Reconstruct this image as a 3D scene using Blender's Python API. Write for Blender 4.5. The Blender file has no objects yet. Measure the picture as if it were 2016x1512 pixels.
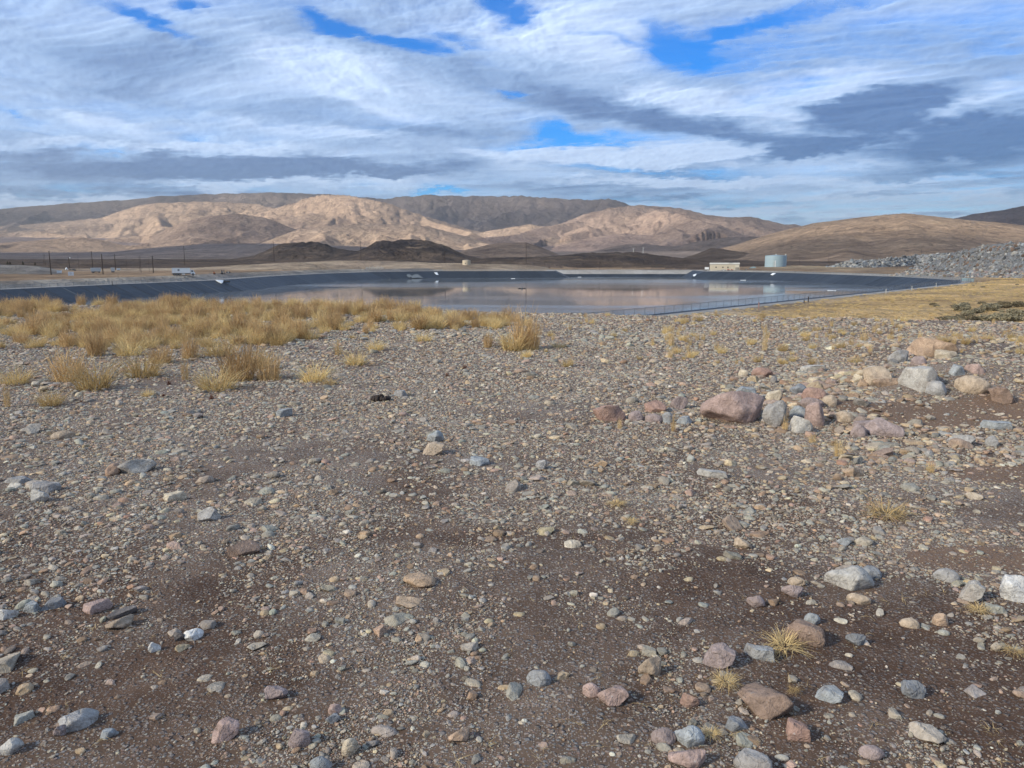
import bpy, bmesh, math, random
import numpy as np
from mathutils import Vector, Matrix, Euler

random.seed(7)
RNG = np.random.default_rng(11)
SC = bpy.context.scene
COL = SC.collection

# ------------------------------------------------------------------ camera, sky, sun, exposure
F_PX, W_PX, H_PX = 1514.0, 2016.0, 1512.0
HORIZON = 508.0
CAM_Z = 1.6
PITCH = math.atan((H_PX / 2 - HORIZON) / F_PX)
cam_d = bpy.data.cameras.new('camera')
cam_d.sensor_width = 36.0
cam_d.lens = 36.0 * F_PX / W_PX
cam_d.clip_start = 0.05
cam_d.clip_end = 400000.0
cam = bpy.data.objects.new('camera', cam_d)
COL.objects.link(cam)
cam.location = (0, 0, CAM_Z)
cam.rotation_euler = (math.pi / 2 - PITCH, 0, 0)
SC.camera = cam

SUN_AZ, SUN_EL = math.radians(-118.0), math.radians(30.0)
SUN_DIR = np.array([math.sin(SUN_AZ) * math.cos(SUN_EL), math.cos(SUN_AZ) * math.cos(SUN_EL), math.sin(SUN_EL)])
world = bpy.data.worlds.new('World')
SC.world = world
world.use_nodes = True
wn = world.node_tree
sky = wn.nodes.new('ShaderNodeTexSky')
sky.sky_type = 'NISHITA'
sky.sun_disc = False
sky.sun_elevation = SUN_EL
sky.sun_rotation = SUN_AZ % (2 * math.pi)
sky.altitude = 1400
sky.air_density = 1.0
sky.dust_density = 0.0
sky.ozone_density = 5.0
hsv = wn.nodes.new('ShaderNodeHueSaturation')
hsv.inputs['Saturation'].default_value = 1.7
hsv.inputs['Hue'].default_value = 0.511
wn.links.new(sky.outputs[0], hsv.inputs['Color'])
wn.links.new(hsv.outputs[0], wn.nodes['Background'].inputs[0])
wn.nodes['Background'].inputs[1].default_value = 0.09

sun_d = bpy.data.lights.new('sun', 'SUN')
sun_d.energy = 5.0
sun_d.angle = math.radians(6.0)
sun_d.color = (1.0, 0.935, 0.78)
sun = bpy.data.objects.new('sun', sun_d)
COL.objects.link(sun)
sun.rotation_euler = Vector((-SUN_DIR[0], -SUN_DIR[1], -SUN_DIR[2])).to_track_quat('-Z', 'Y').to_euler()
sun.location = (-40, -20, 60)

SC.view_settings.view_transform = 'Standard'
SC.view_settings.look = 'None'
SC.view_settings.gamma = 1.0
SC.view_settings.use_curve_mapping = False
SC.view_settings.exposure = 1.25
SC.render.engine = 'CYCLES'
SC.cycles.use_denoising = True
SC.cycles.max_bounces = 6
SC.cycles.diffuse_bounces = 3
SC.cycles.transparent_max_bounces = 16
SC.cycles.use_adaptive_sampling = True
SC.cycles.adaptive_threshold = 0.015

# ------------------------------------------------------------------ maths helpers
FWD = np.array([0, math.cos(PITCH), -math.sin(PITCH)])
UPV = np.array([0, math.sin(PITCH), math.cos(PITCH)])


def ray(px, py):
    d = FWD + np.array([1, 0, 0]) * ((px - W_PX / 2) / F_PX) + UPV * ((H_PX / 2 - py) / F_PX)
    return d / np.linalg.norm(d)


def plane_pt(px, py, z):
    d = ray(px, py)
    t = (z - CAM_Z) / d[2]
    return np.array([d[0] * t, d[1] * t, z])


def az_slope(px, py):
    d = ray(px, py)
    return math.degrees(math.atan2(d[0], d[1])), d[2] / math.hypot(d[0], d[1])


def project(x, y, z):
    v = np.stack([x, y, z - CAM_Z], -1)
    dep = v @ FWD
    return W_PX / 2 + F_PX * v[..., 0] / dep, H_PX / 2 - F_PX * (v @ UPV) / dep, dep


def pn(x, y, seed=0):
    """2-D gradient noise, about -1..1"""
    x = np.asarray(x, float); y = np.asarray(y, float)
    xi = np.floor(x).astype(np.int64); yi = np.floor(y).astype(np.int64)
    xf = x - xi; yf = y - yi

    def g(ix, iy, dx, dy):
        h = (ix * 374761393 + iy * 668265263 + seed * 974634777) & 0xffffffff
        h = ((h ^ (h >> 13)) * 1274126177) & 0xffffffff
        h = (h ^ (h >> 16)) & 0xffffffff
        a = h * (2 * math.pi / 4294967296.0)
        return np.cos(a) * dx + np.sin(a) * dy
    u = xf * xf * xf * (xf * (xf * 6 - 15) + 10)
    v = yf * yf * yf * (yf * (yf * 6 - 15) + 10)
    n00 = g(xi, yi, xf, yf); n10 = g(xi + 1, yi, xf - 1, yf)
    n01 = g(xi, yi + 1, xf, yf - 1); n11 = g(xi + 1, yi + 1, xf - 1, yf - 1)
    a = n00 + u * (n10 - n00); b = n01 + u * (n11 - n01)
    return 1.5 * (a + v * (b - a))


def fbm(x, y, octaves=4, seed=0, gain=0.5, lac=2.03):
    s = 0; a = 1.0; n = 0
    for i in range(octaves):
        s = s + a * pn(x, y, seed + i * 17)
        n += a; a *= gain
        x = x * lac + 13.7; y = y * lac - 7.1
    return s / n


def ridged(x, y, octaves=4, seed=0, gain=0.5):
    s = 0; a = 1.0; n = 0
    for i in range(octaves):
        s = s + a * (1 - np.abs(pn(x, y, seed + i * 31)) * 1.6)
        n += a; a *= gain
        x = x * 2.07 + 3.1; y = y * 2.07 - 5.3
    return s / n


def sstep(a, b, x):
    t = np.clip((x - a) / (b - a), 0, 1)
    return t * t * (3 - 2 * t)


def tag(o, label=None, cat=None, group=None, kind=None):
    if label: o['label'] = label
    if cat: o['category'] = cat
    if group: o['group'] = group
    if kind: o['kind'] = kind
    return o


def link(name, data, mat=None, parent=None):
    o = bpy.data.objects.new(name, data)
    COL.objects.link(o)
    if mat is not None and data is not None and not data.materials:
        data.materials.append(mat)
    if parent is not None:
        o.parent = parent
    return o


def mesh_np(name, verts, faces, smooth=False):
    me = bpy.data.meshes.new(name)
    me.from_pydata(np.asarray(verts).tolist() if isinstance(verts, np.ndarray) else verts, [],
                   faces.tolist() if isinstance(faces, np.ndarray) else faces)
    if smooth:
        me.polygons.foreach_set('use_smooth', np.ones(len(me.polygons), bool))
    me.update()
    return me


def fast_mesh(name, verts, quads, smooth=True):
    """quads or triangles array, fast path"""
    me = bpy.data.meshes.new(name)
    k = quads.shape[1]
    me.vertices.add(len(verts)); me.vertices.foreach_set('co', np.asarray(verts, np.float32).ravel())
    me.loops.add(quads.size); me.loops.foreach_set('vertex_index', quads.astype(np.int32).ravel())
    me.polygons.add(len(quads))
    me.polygons.foreach_set('loop_start', np.arange(0, quads.size, k, dtype=np.int32))
    me.polygons.foreach_set('loop_total', np.full(len(quads), k, np.int32))
    me.update(calc_edges=True)
    me.polygons.foreach_set('use_smooth', np.full(len(quads), smooth, bool))
    me.validate()
    return me


def col_attr(me, name, rgb):
    a = me.attributes.new(name, 'FLOAT_COLOR', 'POINT')
    c = np.ones((len(rgb), 4), np.float32); c[:, :3] = rgb
    a.data.foreach_set('color', c.ravel())


def f_attr(me, name, v):
    a = me.attributes.new(name, 'FLOAT', 'POINT')
    a.data.foreach_set('value', np.asarray(v, np.float32))


def grid_quads(n, m, wrap=False):
    i = np.arange(n - 1)[:, None]; j = np.arange(m if wrap else m - 1)[None, :]
    j2 = (j + 1) % m
    q = np.stack([i * m + j, i * m + j2, (i + 1) * m + j2, (i + 1) * m + j], -1)
    return q.reshape(-1, 4)


# ------------------------------------------------------------------ material helpers
class NT:
    def __init__(self, name):
        self.m = bpy.data.materials.new(name)
        self.m.use_nodes = True
        self.t = self.m.node_tree
        self.b = self.t.nodes['Principled BSDF']

    def n(self, typ, **kw):
        nd = self.t.nodes.new(typ)
        for k, v in kw.items():
            if k.startswith('i_'):
                key = k[2:]
                nd.inputs[int(key) if key.isdigit() else key.replace('_', ' ')].default_value = v
            else:
                setattr(nd, k, v)
        return nd

    def l(self, a, b):
        self.t.links.new(a, b)

    def coord(self, kind='Object'):
        return self.n('ShaderNodeTexCoord').outputs[kind]

    def noise(self, scale, detail=4, rough=0.55, vec=None, dist=0.0, stretch=None):
        nd = self.n('ShaderNodeTexNoise')
        nd.inputs['Scale'].default_value = scale
        nd.inputs['Detail'].default_value = detail
        nd.inputs['Roughness'].default_value = rough
        nd.inputs['Distortion'].default_value = dist
        v = vec if vec is not None else self.coord()
        if stretch:
            mp = self.n('ShaderNodeMapping'); mp.inputs['Scale'].default_value = stretch
            self.l(v, mp.inputs[0]); v = mp.outputs[0]
        self.l(v, nd.inputs['Vector'])
        return nd.outputs['Fac']

    def ramp(self, fac, stops, interp='LINEAR'):
        r = self.n('ShaderNodeValToRGB')
        r.color_ramp.interpolation = interp
        e = r.color_ramp.elements
        while len(e) < len(stops):
            e.new(0.5)
        for el, (p, c) in zip(e, stops):
            el.position = p
            el.color = (*c, 1) if len(c) == 3 else c
        self.l(fac, r.inputs[0])
        return r.outputs[0]

    def math(self, op, a, b=None, c=None):
        m = self.n('ShaderNodeMath', operation=op)
        for i, v in enumerate((a, b, c)):
            if v is None: continue
            if isinstance(v, (int, float)): m.inputs[i].default_value = v
            else: self.l(v, m.inputs[i])
        return m.outputs[0]

    def mix(self, fac, a, b, blend='MIX'):
        m = self.n('ShaderNodeMix', data_type='RGBA', blend_type=blend)
        for sock, v in ((m.inputs[0], fac), (m.inputs[6], a), (m.inputs[7], b)):
            if isinstance(v, (int, float)): sock.default_value = v
            elif isinstance(v, tuple): sock.default_value = (*v, 1) if len(v) == 3 else v
            else: self.l(v, sock)
        return m.outputs[2]

    def attr(self, name, typ='GEOMETRY', out='Color'):
        return self.n('ShaderNodeAttribute', attribute_name=name, attribute_type=typ).outputs[out]

    def bump(self, h, strength, dist, prev=None):
        b = self.n('ShaderNodeBump')
        b.inputs['Strength'].default_value = strength
        b.inputs['Distance'].default_value = dist
        self.l(h, b.inputs['Height'])
        if prev is not None: self.l(prev, b.inputs['Normal'])
        return b.outputs[0]

    def out(self, color=None, rough=0.8, normal=None, spec=None, metal=None):
        b = self.b
        if color is not None:
            if isinstance(color, tuple): b.inputs['Base Color'].default_value = (*color, 1)
            else: self.l(color, b.inputs['Base Color'])
        if isinstance(rough, (int, float)): b.inputs['Roughness'].default_value = rough
        else: self.l(rough, b.inputs['Roughness'])
        if spec is not None: b.inputs['Specular IOR Level'].default_value = spec
        if metal is not None: b.inputs['Metallic'].default_value = metal
        if normal is not None: self.l(normal, b.inputs['Normal'])
        return self.m


def simple_mat(name, color, rough=0.6, metal=0.0, var=0.18, scale=2.0, spec=0.4):
    """paint with weathering: large and fine noise on the colour"""
    t = NT(name)
    n1 = t.noise(scale, 5)
    n2 = t.noise(scale * 9, 3)
    c = t.mix(t.math('MULTIPLY', n1, 1.0), tuple(x * (1 - var) for x in color), tuple(min(1, x * (1 + var)) for x in color))
    c = t.mix(t.math('MULTIPLY', n2, 0.25), c, tuple(x * 0.6 for x in color))
    return t.out(c, rough, spec=spec, metal=metal)


# ------------------------------------------------------------------ terrain function
WATER_Z, CREST_Z = -11.8, -7.5
# crest of the pond in plan, from pixels on the crest's level
_cr = [(0, 571), (222, 561), (430, 552), (530, 544.5), (640, 539), (730, 536), (860, 534.2), (1000, 534), (1090, 534)]
POND = [np.array([-175.0, 90.0]), np.array([-160.0, 150.0])] + [plane_pt(x, y, CREST_Z)[:2] for x, y in _cr]
_A = POND[-1]
POND += [_A + np.array([3.0, 26.0])]
_far_y = POND[-1][1]
_d = ray(1364, 533)
POND += [np.array([_d[0] / _d[1] * _far_y, _far_y])]
POND += [plane_pt(x, y, CREST_Z)[:2] for x, y in [(1388, 534.6), (1530, 537), (1650, 541), (1780, 546), (1890, 552.5)]]
_fa, _fb = plane_pt(1245, 624, CREST_Z)[:2], plane_pt(1890, 557, CREST_Z)[:2]
_fd = (_fb - _fa) / np.linalg.norm(_fb - _fa)
FENCE_A, FENCE_B = _fa, _fb
POND += [_fb - _fd * 4, _fa - _fd * 25, np.array([-40.0, 72.0]), np.array([-150.0, 72.0])]
POND = np.array(POND)


def poly_sd(x, y, P=POND):
    """signed distance to polygon, positive outside"""
    x = np.asarray(x, float); y = np.asarray(y, float)
    d = np.full(x.shape, 1e18); ins = np.zeros(x.shape, bool)
    n = len(P)
    for i in range(n):
        a, b = P[i], P[(i + 1) % n]
        e = b - a
        wx, wy = x - a[0], y - a[1]
        t = np.clip((wx * e[0] + wy * e[1]) / (e @ e), 0, 1)
        d = np.minimum(d, (wx - e[0] * t) ** 2 + (wy - e[1] * t) ** 2)
        c = ((a[1] <= y) != (b[1] <= y))
        with np.errstate(divide='ignore', invalid='ignore'):
            xi = a[0] + (y - a[1]) / (b[1] - a[1]) * e[0] if b[1] != a[1] else np.full(x.shape, 1e18)
        ins ^= c & (x < xi)
    d = np.sqrt(d)
    return np.where(ins, -d, d)


BASE_R = np.array([0, 500, 800, 1500, 2500, 4000, 6000, 9000, 14000, 30000.])
BASE_Z = np.array([-7.2, -7.0, -5.8, -2.5, 6, 24, 60, 100, 120, 120.])

# ridge lines traced on the photograph: points, distance, front/back width, spur strength, colour, lava amount
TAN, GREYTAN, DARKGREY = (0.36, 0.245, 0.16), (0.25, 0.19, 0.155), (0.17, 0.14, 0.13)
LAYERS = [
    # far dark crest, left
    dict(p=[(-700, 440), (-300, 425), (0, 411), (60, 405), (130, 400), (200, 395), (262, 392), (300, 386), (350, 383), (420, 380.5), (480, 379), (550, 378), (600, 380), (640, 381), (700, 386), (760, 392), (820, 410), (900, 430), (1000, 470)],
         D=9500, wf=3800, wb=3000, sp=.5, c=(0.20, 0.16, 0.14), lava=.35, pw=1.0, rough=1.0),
    # second ridge, left, sunlit
    dict(p=[(-700, 470), (-200, 455), (0, 445), (120, 436), (200, 428), (245, 412), (270, 404), (310, 399), (380, 396.5), (440, 397), (500, 400), (540, 408), (600, 425), (700, 460), (760, 480)],
         D=7600, wf=3000, wb=2200, sp=.7, c=(0.34, 0.245, 0.178), lava=.1, pw=1.25),
    # central peak
    dict(p=[(380, 470), (470, 430), (540, 410), (575, 400), (605, 387), (640, 381), (680, 382), (715, 388), (760, 397), (800, 412), (860, 432), (930, 452), (1010, 470), (1080, 490)],
         D=6900, wf=2700, wb=1800, sp=.8, c=(0.325, 0.235, 0.175), lava=.12, pw=1.5),
    # dark range behind, centre
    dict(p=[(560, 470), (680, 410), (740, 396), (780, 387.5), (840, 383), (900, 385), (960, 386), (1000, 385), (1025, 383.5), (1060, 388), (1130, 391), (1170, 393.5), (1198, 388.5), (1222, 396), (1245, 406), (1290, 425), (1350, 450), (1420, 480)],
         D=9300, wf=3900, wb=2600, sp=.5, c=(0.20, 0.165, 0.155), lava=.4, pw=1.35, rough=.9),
    # hill right of the centre
    dict(p=[(960, 490), (1040, 462), (1100, 441), (1150, 421), (1200, 408.5), (1240, 404), (1270, 402.5), (1305, 405), (1350, 410.5), (1390, 422), (1440, 427.5), (1480, 425.5), (1510, 433), (1550, 442), (1566, 441), (1600, 452), (1680, 480)],
         D=7000, wf=3300, wb=1800, sp=.8, c=(0.31, 0.225, 0.18), lava=.1, pw=1.5),
    # far right
    dict(p=[(1700, 470), (1800, 442), (1870, 431), (1920, 420), (1970, 413), (2016, 404), (2120, 392), (2400, 380), (2900, 400)],
         D=6200, wf=2200, wb=1500, sp=.6, c=(0.19, 0.15, 0.14), lava=.3, pw=1.15),
    # front hill, left, textured
    dict(p=[(240, 500), (290, 470), (330, 450), (370, 432), (410, 425), (470, 420), (520, 427), (575, 448), (630, 470), (690, 495)],
         D=5600, wf=1500, wb=1300, sp=.5, c=(0.29, 0.21, 0.16), lava=.22, pw=1.1),
    dict(p=[(-500, 480), (0, 478), (60, 474), (110, 470), (160, 466), (200, 472), (260, 487), (330, 500)],
         D=4300, wf=900, wb=900, sp=.4, c=(0.27, 0.20, 0.15), lava=.2, pw=1.2),
    # front ridge, centre
    dict(p=[(470, 495), (530, 472), (590, 450), (660, 443), (774, 440), (843, 445), (900, 460), (960, 478), (1020, 490), (1060, 500)],
         D=4700, wf=1400, wb=1200, sp=.7, c=(0.34, 0.25, 0.185), lava=.05, pw=1.25),
    # low hills right of centre, their cloud shadow put into the darker colour
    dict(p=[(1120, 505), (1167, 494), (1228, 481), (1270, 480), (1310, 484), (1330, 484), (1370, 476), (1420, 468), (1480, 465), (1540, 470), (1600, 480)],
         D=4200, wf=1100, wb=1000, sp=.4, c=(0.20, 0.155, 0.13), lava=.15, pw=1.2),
    # alluvial fan
    dict(p=[(-700, 498), (0, 498), (130, 497), (220, 496), (300, 488), (400, 480), (520, 479), (620, 482), (760, 487), (900, 492), (1000, 495)],
         D=2700, wf=1500, wb=1500, sp=.1, c=(0.28, 0.225, 0.19), lava=.05, pw=1.0),
    # lower spurs below the dark range
    dict(p=[(820, 490), (900, 468), (960, 455), (1010, 446), (1045, 441), (1080, 447), (1120, 458), (1180, 475), (1240, 492)],
         D=6300, wf=2100, wb=1500, sp=.9, c=(0.35, 0.255, 0.19), lava=.08, pw=1.5),
    dict(p=[(1060, 492), (1110, 478), (1170, 466), (1230, 459), (1290, 462), (1340, 460), (1400, 455), (1450, 462), (1520, 480)],
         D=5600, wf=1700, wb=1300, sp=.9, c=(0.35, 0.25, 0.20), lava=.06, pw=1.5),
    # big smooth hill, right
    dict(p=[(1300, 512), (1380, 498), (1450, 481), (1530, 456), (1600, 439.5), (1680, 429), (1740, 422.5), (1780, 419.5), (1830, 424.5), (1900, 432), (1960, 437), (2016, 443), (2200, 455), (2600, 470), (3000, 490)],
         D=2900, wf=1900, wb=1500, sp=.28, c=(0.30, 0.218, 0.155), lava=.05, pw=1.05),
    # small rise in front of it
    dict(p=[(1330, 512), (1370, 500), (1400, 487.5), (1425, 490), (1480, 499), (1560, 510)],
         D=1500, wf=300, wb=300, sp=.3, c=(0.165, 0.122, 0.09), lava=.3, pw=1.1),
    # low smooth hill behind the lone pole
    dict(p=[(860, 512), (915, 492), (980, 477.5), (1035, 476), (1062, 485), (1095, 499), (1120, 510)],
         D=1700, wf=450, wb=400, sp=.25, c=(0.26, 0.19, 0.14), lava=.1, pw=1.0),
    # buttes of dark lava
    dict(p=[(420, 515), (500, 503), (525, 492), (548, 481), (580, 477), (620, 476), (640, 480), (660, 488), (720, 497), (780, 512)],
         D=1200, wf=300, wb=260, sp=.15, c=(0.165, 0.122, 0.09), lava=.9, pw=1.0),
    dict(p=[(640, 510), (705, 493), (728, 483), (742, 475), (758, 471.5), (800, 471), (830, 471.5), (850, 475), (872, 481), (892, 491), (915, 501), (950, 510), (1000, 514)],
         D=960, wf=230, wb=230, sp=.15, c=(0.165, 0.122, 0.09), lava=1.0, pw=.95),
    # rocky bluff across the far end
    dict(p=[(880, 514), (960, 508), (1090, 504), (1150, 498), (1200, 496), (1260, 497), (1300, 503), (1350, 508), (1395, 513), (1420, 524), (1445, 530)],
         D=760, wf=130, wb=170, sp=.15, c=(0.165, 0.122, 0.09), lava=1.0, pw=.75),
    # pale earth bank left of the bluff
    dict(p=[(380, 528), (480, 521), (560, 517), (640, 513.5), (700, 512), (760, 513), (850, 517), (960, 519.5), (1020, 519.5), (1062, 523), (1092, 532), (1110, 540)],
         D=625, wf=60, wb=60, sp=.1, c=(0.42, 0.33, 0.24), lava=0, pw=.9),
    # grey spoil on the far left
    dict(p=[(-300, 524), (-50, 522), (0, 521), (40, 522), (75, 523.5), (100, 528), (120, 534), (140, 542)],
         D=560, wf=60, wb=50, sp=.15, c=(0.32, 0.30, 0.275), lava=.25, pw=.8),
    # ground under the tank and the piles
    dict(p=[(1440, 535), (1500, 526), (1560, 524.5), (1650, 526), (1800, 528), (2016, 530), (2500, 530)],
         D=690, wf=90, wb=200, sp=.1, c=(0.42, 0.32, 0.21), lava=0, pw=.8),
]
for L in LAYERS:
    A = np.array([az_slope(*q) for q in L['p']])
    L['az'], L['s'] = A[:, 0], A[:, 1]


def make_spurs():
    rs = np.random.default_rng(77)
    for k, L in enumerate(LAYERS):
        L['spurs'] = []
        if L['D'] < 2500 or L['sp'] < .3: continue
        D = L['D']
        for gen, (step, ln) in enumerate(((.085, 1.0), (.04, .55), (.022, .32))):
            a = L['az'][0] + rs.uniform(0, 2)
            while a < L['az'][-1]:
                s_ = np.interp(a, L['az'], L['s'])
                z0 = CAM_Z + s_ * D; zb = np.interp(D, BASE_R, BASE_Z)
                rel = z0 - zb
                if rel > 40 and abs(a) < 46:
                    f = rs.uniform(.72, 1.0) if gen else rs.uniform(.9, 1.05)
                    start = D - L['wf'] * rs.uniform(.0, .10 if gen == 0 else .45)
                    head = 1 - (D - start) / L['wf'] * .9
                    leng = L['wf'] * ln * rs.uniform(.6, 1.05)
                    ang = rs.normal(0, .42) + .004 * a
                    ca = math.radians(a)
                    p0 = np.array([start * math.sin(ca), start * math.cos(ca)])
                    dr = -np.array([math.sin(ca + ang), math.cos(ca + ang)])
                    # bend half way
                    p1 = p0 + dr * leng * .5
                    ang2 = ang + rs.normal(0, .4)
                    p2 = p1 - np.array([math.sin(ca + ang2), math.cos(ca + ang2)]) * leng * .5
                    zt = zb + rel * head * (.93 if gen == 0 else .80) * f
                    r2 = np.hypot(*p2); ze = np.interp(r2, BASE_R, BASE_Z) + rel * .02
                    zm = ze + (zt - ze) * rs.uniform(.38, .52)
                    L['spurs'].append((p0, p1, zt, zm)); L['spurs'].append((p1, p2, zm, ze))
                a += math.degrees(step) * rs.uniform(.6, 1.4)


def base_z(r):
    return np.interp(r, BASE_R, BASE_Z)


def edge_far(x, y):
    """distance beyond the brink of the gravel bench (positive beyond)"""
    e = np.minimum(23.4 - 0.55 * np.clip(x, -30, 14), 26.3) + 0.5 * pn(x * 0.18, y * 0.02, 5) + 0.5 * pn(x * .5, 0 * y + 3.3, 9) * .5
    return (y - e) * 0.97


def bench_z(x, y):
    z = 0.05 * fbm(x * 0.16, y * 0.16, 3, 21) + 0.012 * fbm(x * 1.1, y * 1.1, 3, 33)
    # low mound of dug earth and rocks on the right
    def bump(px, py, sx, sy, h):
        c = plane_pt(px, py, 0)
        return h * np.exp(-((x - c[0]) / sx) ** 2 - ((y - c[1]) / sy) ** 2)
    z = z + bump(1900, 775, 1.5, 0.9, .36) + bump(1620, 815, .8, .45, .15) + bump(1850, 705, 1.5, 1.2, .18)
    z = z + 0.02 * np.clip(x - 2, 0, 10) * sstep(3, 6, x)
    return z


def height(x, y, want_id=False, fine=True):
    x = np.asarray(x, float); y = np.asarray(y, float)
    r = np.hypot(x, y) + 1e-6
    az = np.degrees(np.arctan2(x, y))
    zb = base_z(r) + 0.5 * fbm(x * .012, y * .012, 3, 3) * sstep(60, 400, r) + 3.0 * fbm(x * .002, y * .002, 4, 4) * sstep(900, 2500, r)
    # hump with sagebrush, near right
    zb = zb + 2.6 * np.exp(-((x - 96) / 34) ** 2 - ((y - 118) / 24) ** 2)
    z = zb.copy(); ident = np.full(x.shape, -1)
    far = r > 350
    if np.any(far):
        xs, ys, rs, azs, zbs = x[far], y[far], r[far], az[far], zb[far]
        zz = zbs.copy(); ii = np.full(xs.shape, -1)
        wx = xs + 120 * fbm(xs * .0016, ys * .0016, 3, 40); wy = ys + 120 * fbm(xs * .0016 + 9, ys * .0016, 3, 41)
        XS, YS, RS, AZ, WX, WY = xs, ys, rs, azs, wx, wy
        for k, L in enumerate(LAYERS):
            D0 = L['D']
            sc = D0 * 0.12
            mk = (RS > D0 * .92 - L['wf'] * 1.75) & (RS < D0 * 1.08 + L['wb'])
            s0 = np.interp(AZ, L['az'], L['s'])
            mk &= CAM_Z + s0 * D0 * 1.05 > np.interp(D0 * .95, BASE_R, BASE_Z) - 5
            if not mk.any(): continue
            xs, ys, rs, azs, wx, wy, s = XS[mk], YS[mk], RS[mk], AZ[mk], WX[mk], WY[mk], s0[mk]
            D = D0 * (1 + 0.05 * pn(azs * .12, 0 * azs + k * 3.7, 60 + k))
            ridge = CAM_Z + s * D + (.0035 if D0 > 4000 else .0012) * D0 * .35 * fbm(azs * 1.1, azs * 0 + k * 9.1, 4, 200 + k) * L.get('rough', .45)
            rel = ridge - np.interp(D, BASE_R, BASE_Z)
            t = rs - D
            lat = azs * math.pi / 180 * D0
            spur = pn(lat / (sc * 1.3) + .35 * pn(t / sc, lat / sc, 7 + k), t / (sc * 5), 70 + k) + .5 * pn(lat / (sc * .5) + .25 * pn(t / sc * 2, lat / sc * 2, 8 + k), t / (sc * 2.5), 80 + k)
            wf = L['wf'] * (.62 if L['spurs'] else 1) * (1 + L['sp'] * .5 * np.clip(spur, -.9, 1))
            u = np.where(t < 0, -t / np.maximum(wf, 10), t / L['wb'])
            sh = np.clip(1 - u, 0, 1) ** L['pw']
            if fine:
                g = ridged(wx / (sc * .6), wy / (sc * .6), 5, 90 + k, .62)
                g2 = np.abs(pn(lat / (sc * .5) + .8 * fbm(t / sc * .9, lat / sc * .9, 3, 17 + k), t / (sc * 3.5), 95 + k))
                g3 = np.abs(pn(lat / (sc * .12) + .9 * fbm(t / sc * 2.2, lat / sc * 2.2, 3, 27 + k), t / (sc * 1.3), 97 + k))
                body = np.clip(sh * (1.02 - sh) * 4, 0, 1)
                sh = sh + L['sp'] * body * (.035 * (g - .62) - .15 * (.28 - np.minimum(g2, .28)) - .07 * (.3 - np.minimum(g3, .3))) + .012 * (g - .6) * (sh > 0)
            h = np.interp(rs, BASE_R, BASE_Z) + rel * sh
            zb_ = np.interp(rs, BASE_R, BASE_Z)
            for p0, p1, z0_, z1_ in L['spurs']:
                e_ = p1 - p0; le2 = e_ @ e_
                wid = (z0_ - np.interp(np.hypot(*p1), BASE_R, BASE_Z)) / L.get('slope', .36)
                lo = np.minimum(p0, p1) - wid; hi_ = np.maximum(p0, p1) + wid
                b_ = np.nonzero((xs > lo[0]) & (xs < hi_[0]) & (ys > lo[1]) & (ys < hi_[1]))[0]
                if len(b_) == 0: continue
                X_ = wx[b_] + .25 * (xs[b_] - wx[b_]); Y_ = wy[b_] + .25 * (ys[b_] - wy[b_])
                tt = np.clip(((X_ - p0[0]) * e_[0] + (Y_ - p0[1]) * e_[1]) / le2, 0, 1)
                dd = np.hypot(X_ - p0[0] - e_[0] * tt, Y_ - p0[1] - e_[1] * tt)
                zr = z0_ + (z1_ - z0_) * tt
                rl = np.maximum(zr - zb_[b_], 1)
                hh = zb_[b_] + rl * np.clip(1 - dd / (rl / L.get('slope', .36)), 0, 1) ** 1.25
                h[b_] = np.maximum(h[b_], hh)
            if fine:
                wl = D0 * .034
                g4 = ridged(wx / wl + .5 * pn(wx / wl * 2, wy / wl * 2, 5), wy / wl, 4, 130 + k, .6) - .62
                g5 = .3 - np.minimum(np.abs(pn(lat / (wl * .55) + .8 * pn(t / wl * .7, lat / wl * .7, 37 + k), t / (wl * 2.2), 140 + k)), .3)
                if L['lava'] >= .9:
                    h = h + rel * np.clip(sh * 4, 0, 1) * .16 * (ridged(xs / 26, ys / 26, 3, 150 + k, .6) - .62)
                lowr = 1.0 if D0 < 2000 else .55 + .6 * L['sp']
                h = h + rel * np.clip(sh * 3, 0, 1) * np.clip((1.03 - sh) * 6, .12, 1) * lowr * (.050 * g4 - .085 * g5)
            h = np.where((sh > 0) & (rel > 0), h, -1e9)
            up = h > zz[mk]
            zz[mk] = np.where(up, h, zz[mk]); ii[mk] = np.where(up, k, ii[mk])
        z[far] = zz; ident[far] = ii
    # pond: bank, crest shelf, basin
    sd = poly_sd(x, y)
    left_bank = sstep(0, -60, x)
    bank = CREST_Z + .1 + (0.5 + 1.3 * left_bank) * sstep(8, 18, sd)
    w = sstep(20, 60, sd)
    z = np.where(sd < 60, np.maximum(bank, bank * (1 - w) + z * w) * (sd < 20) + (bank * (1 - w) + z * w) * (sd >= 20), z)
    side = sstep(-4, 4, (x - FENCE_A[0]) * _fd[1] - (y - FENCE_A[1]) * _fd[0]) * sstep(300, 285, y)
    sh0 = 8 - 5.5 * side
    z = np.where(sd < sh0 + 2, np.minimum(z, CREST_Z - .3 + .4 * sstep(0, 2, sd - sh0)), z)
    z = np.where(sd < 1.0, CREST_Z - .3 - (1.0 - sd), z)
    z = np.where(sd < 1.0, np.maximum(z, -17), z)
    # the bench the photograph was taken from
    b = edge_far(x, y)
    zbench = bench_z(x, y) - np.where(b > 0, 0.45 * (np.sqrt(b * b + 1.0) - 1.0) + .02 * b, 0)
    z = np.where(y < 90, np.maximum(z, zbench), z)
    if want_id:
        return z, ident, sd
    return z


make_spurs()
_T = np.concatenate([np.geomspace(1.2, 60, 900), np.linspace(60.2, 800, 1800), np.geomspace(803, 16000, 900)])


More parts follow.
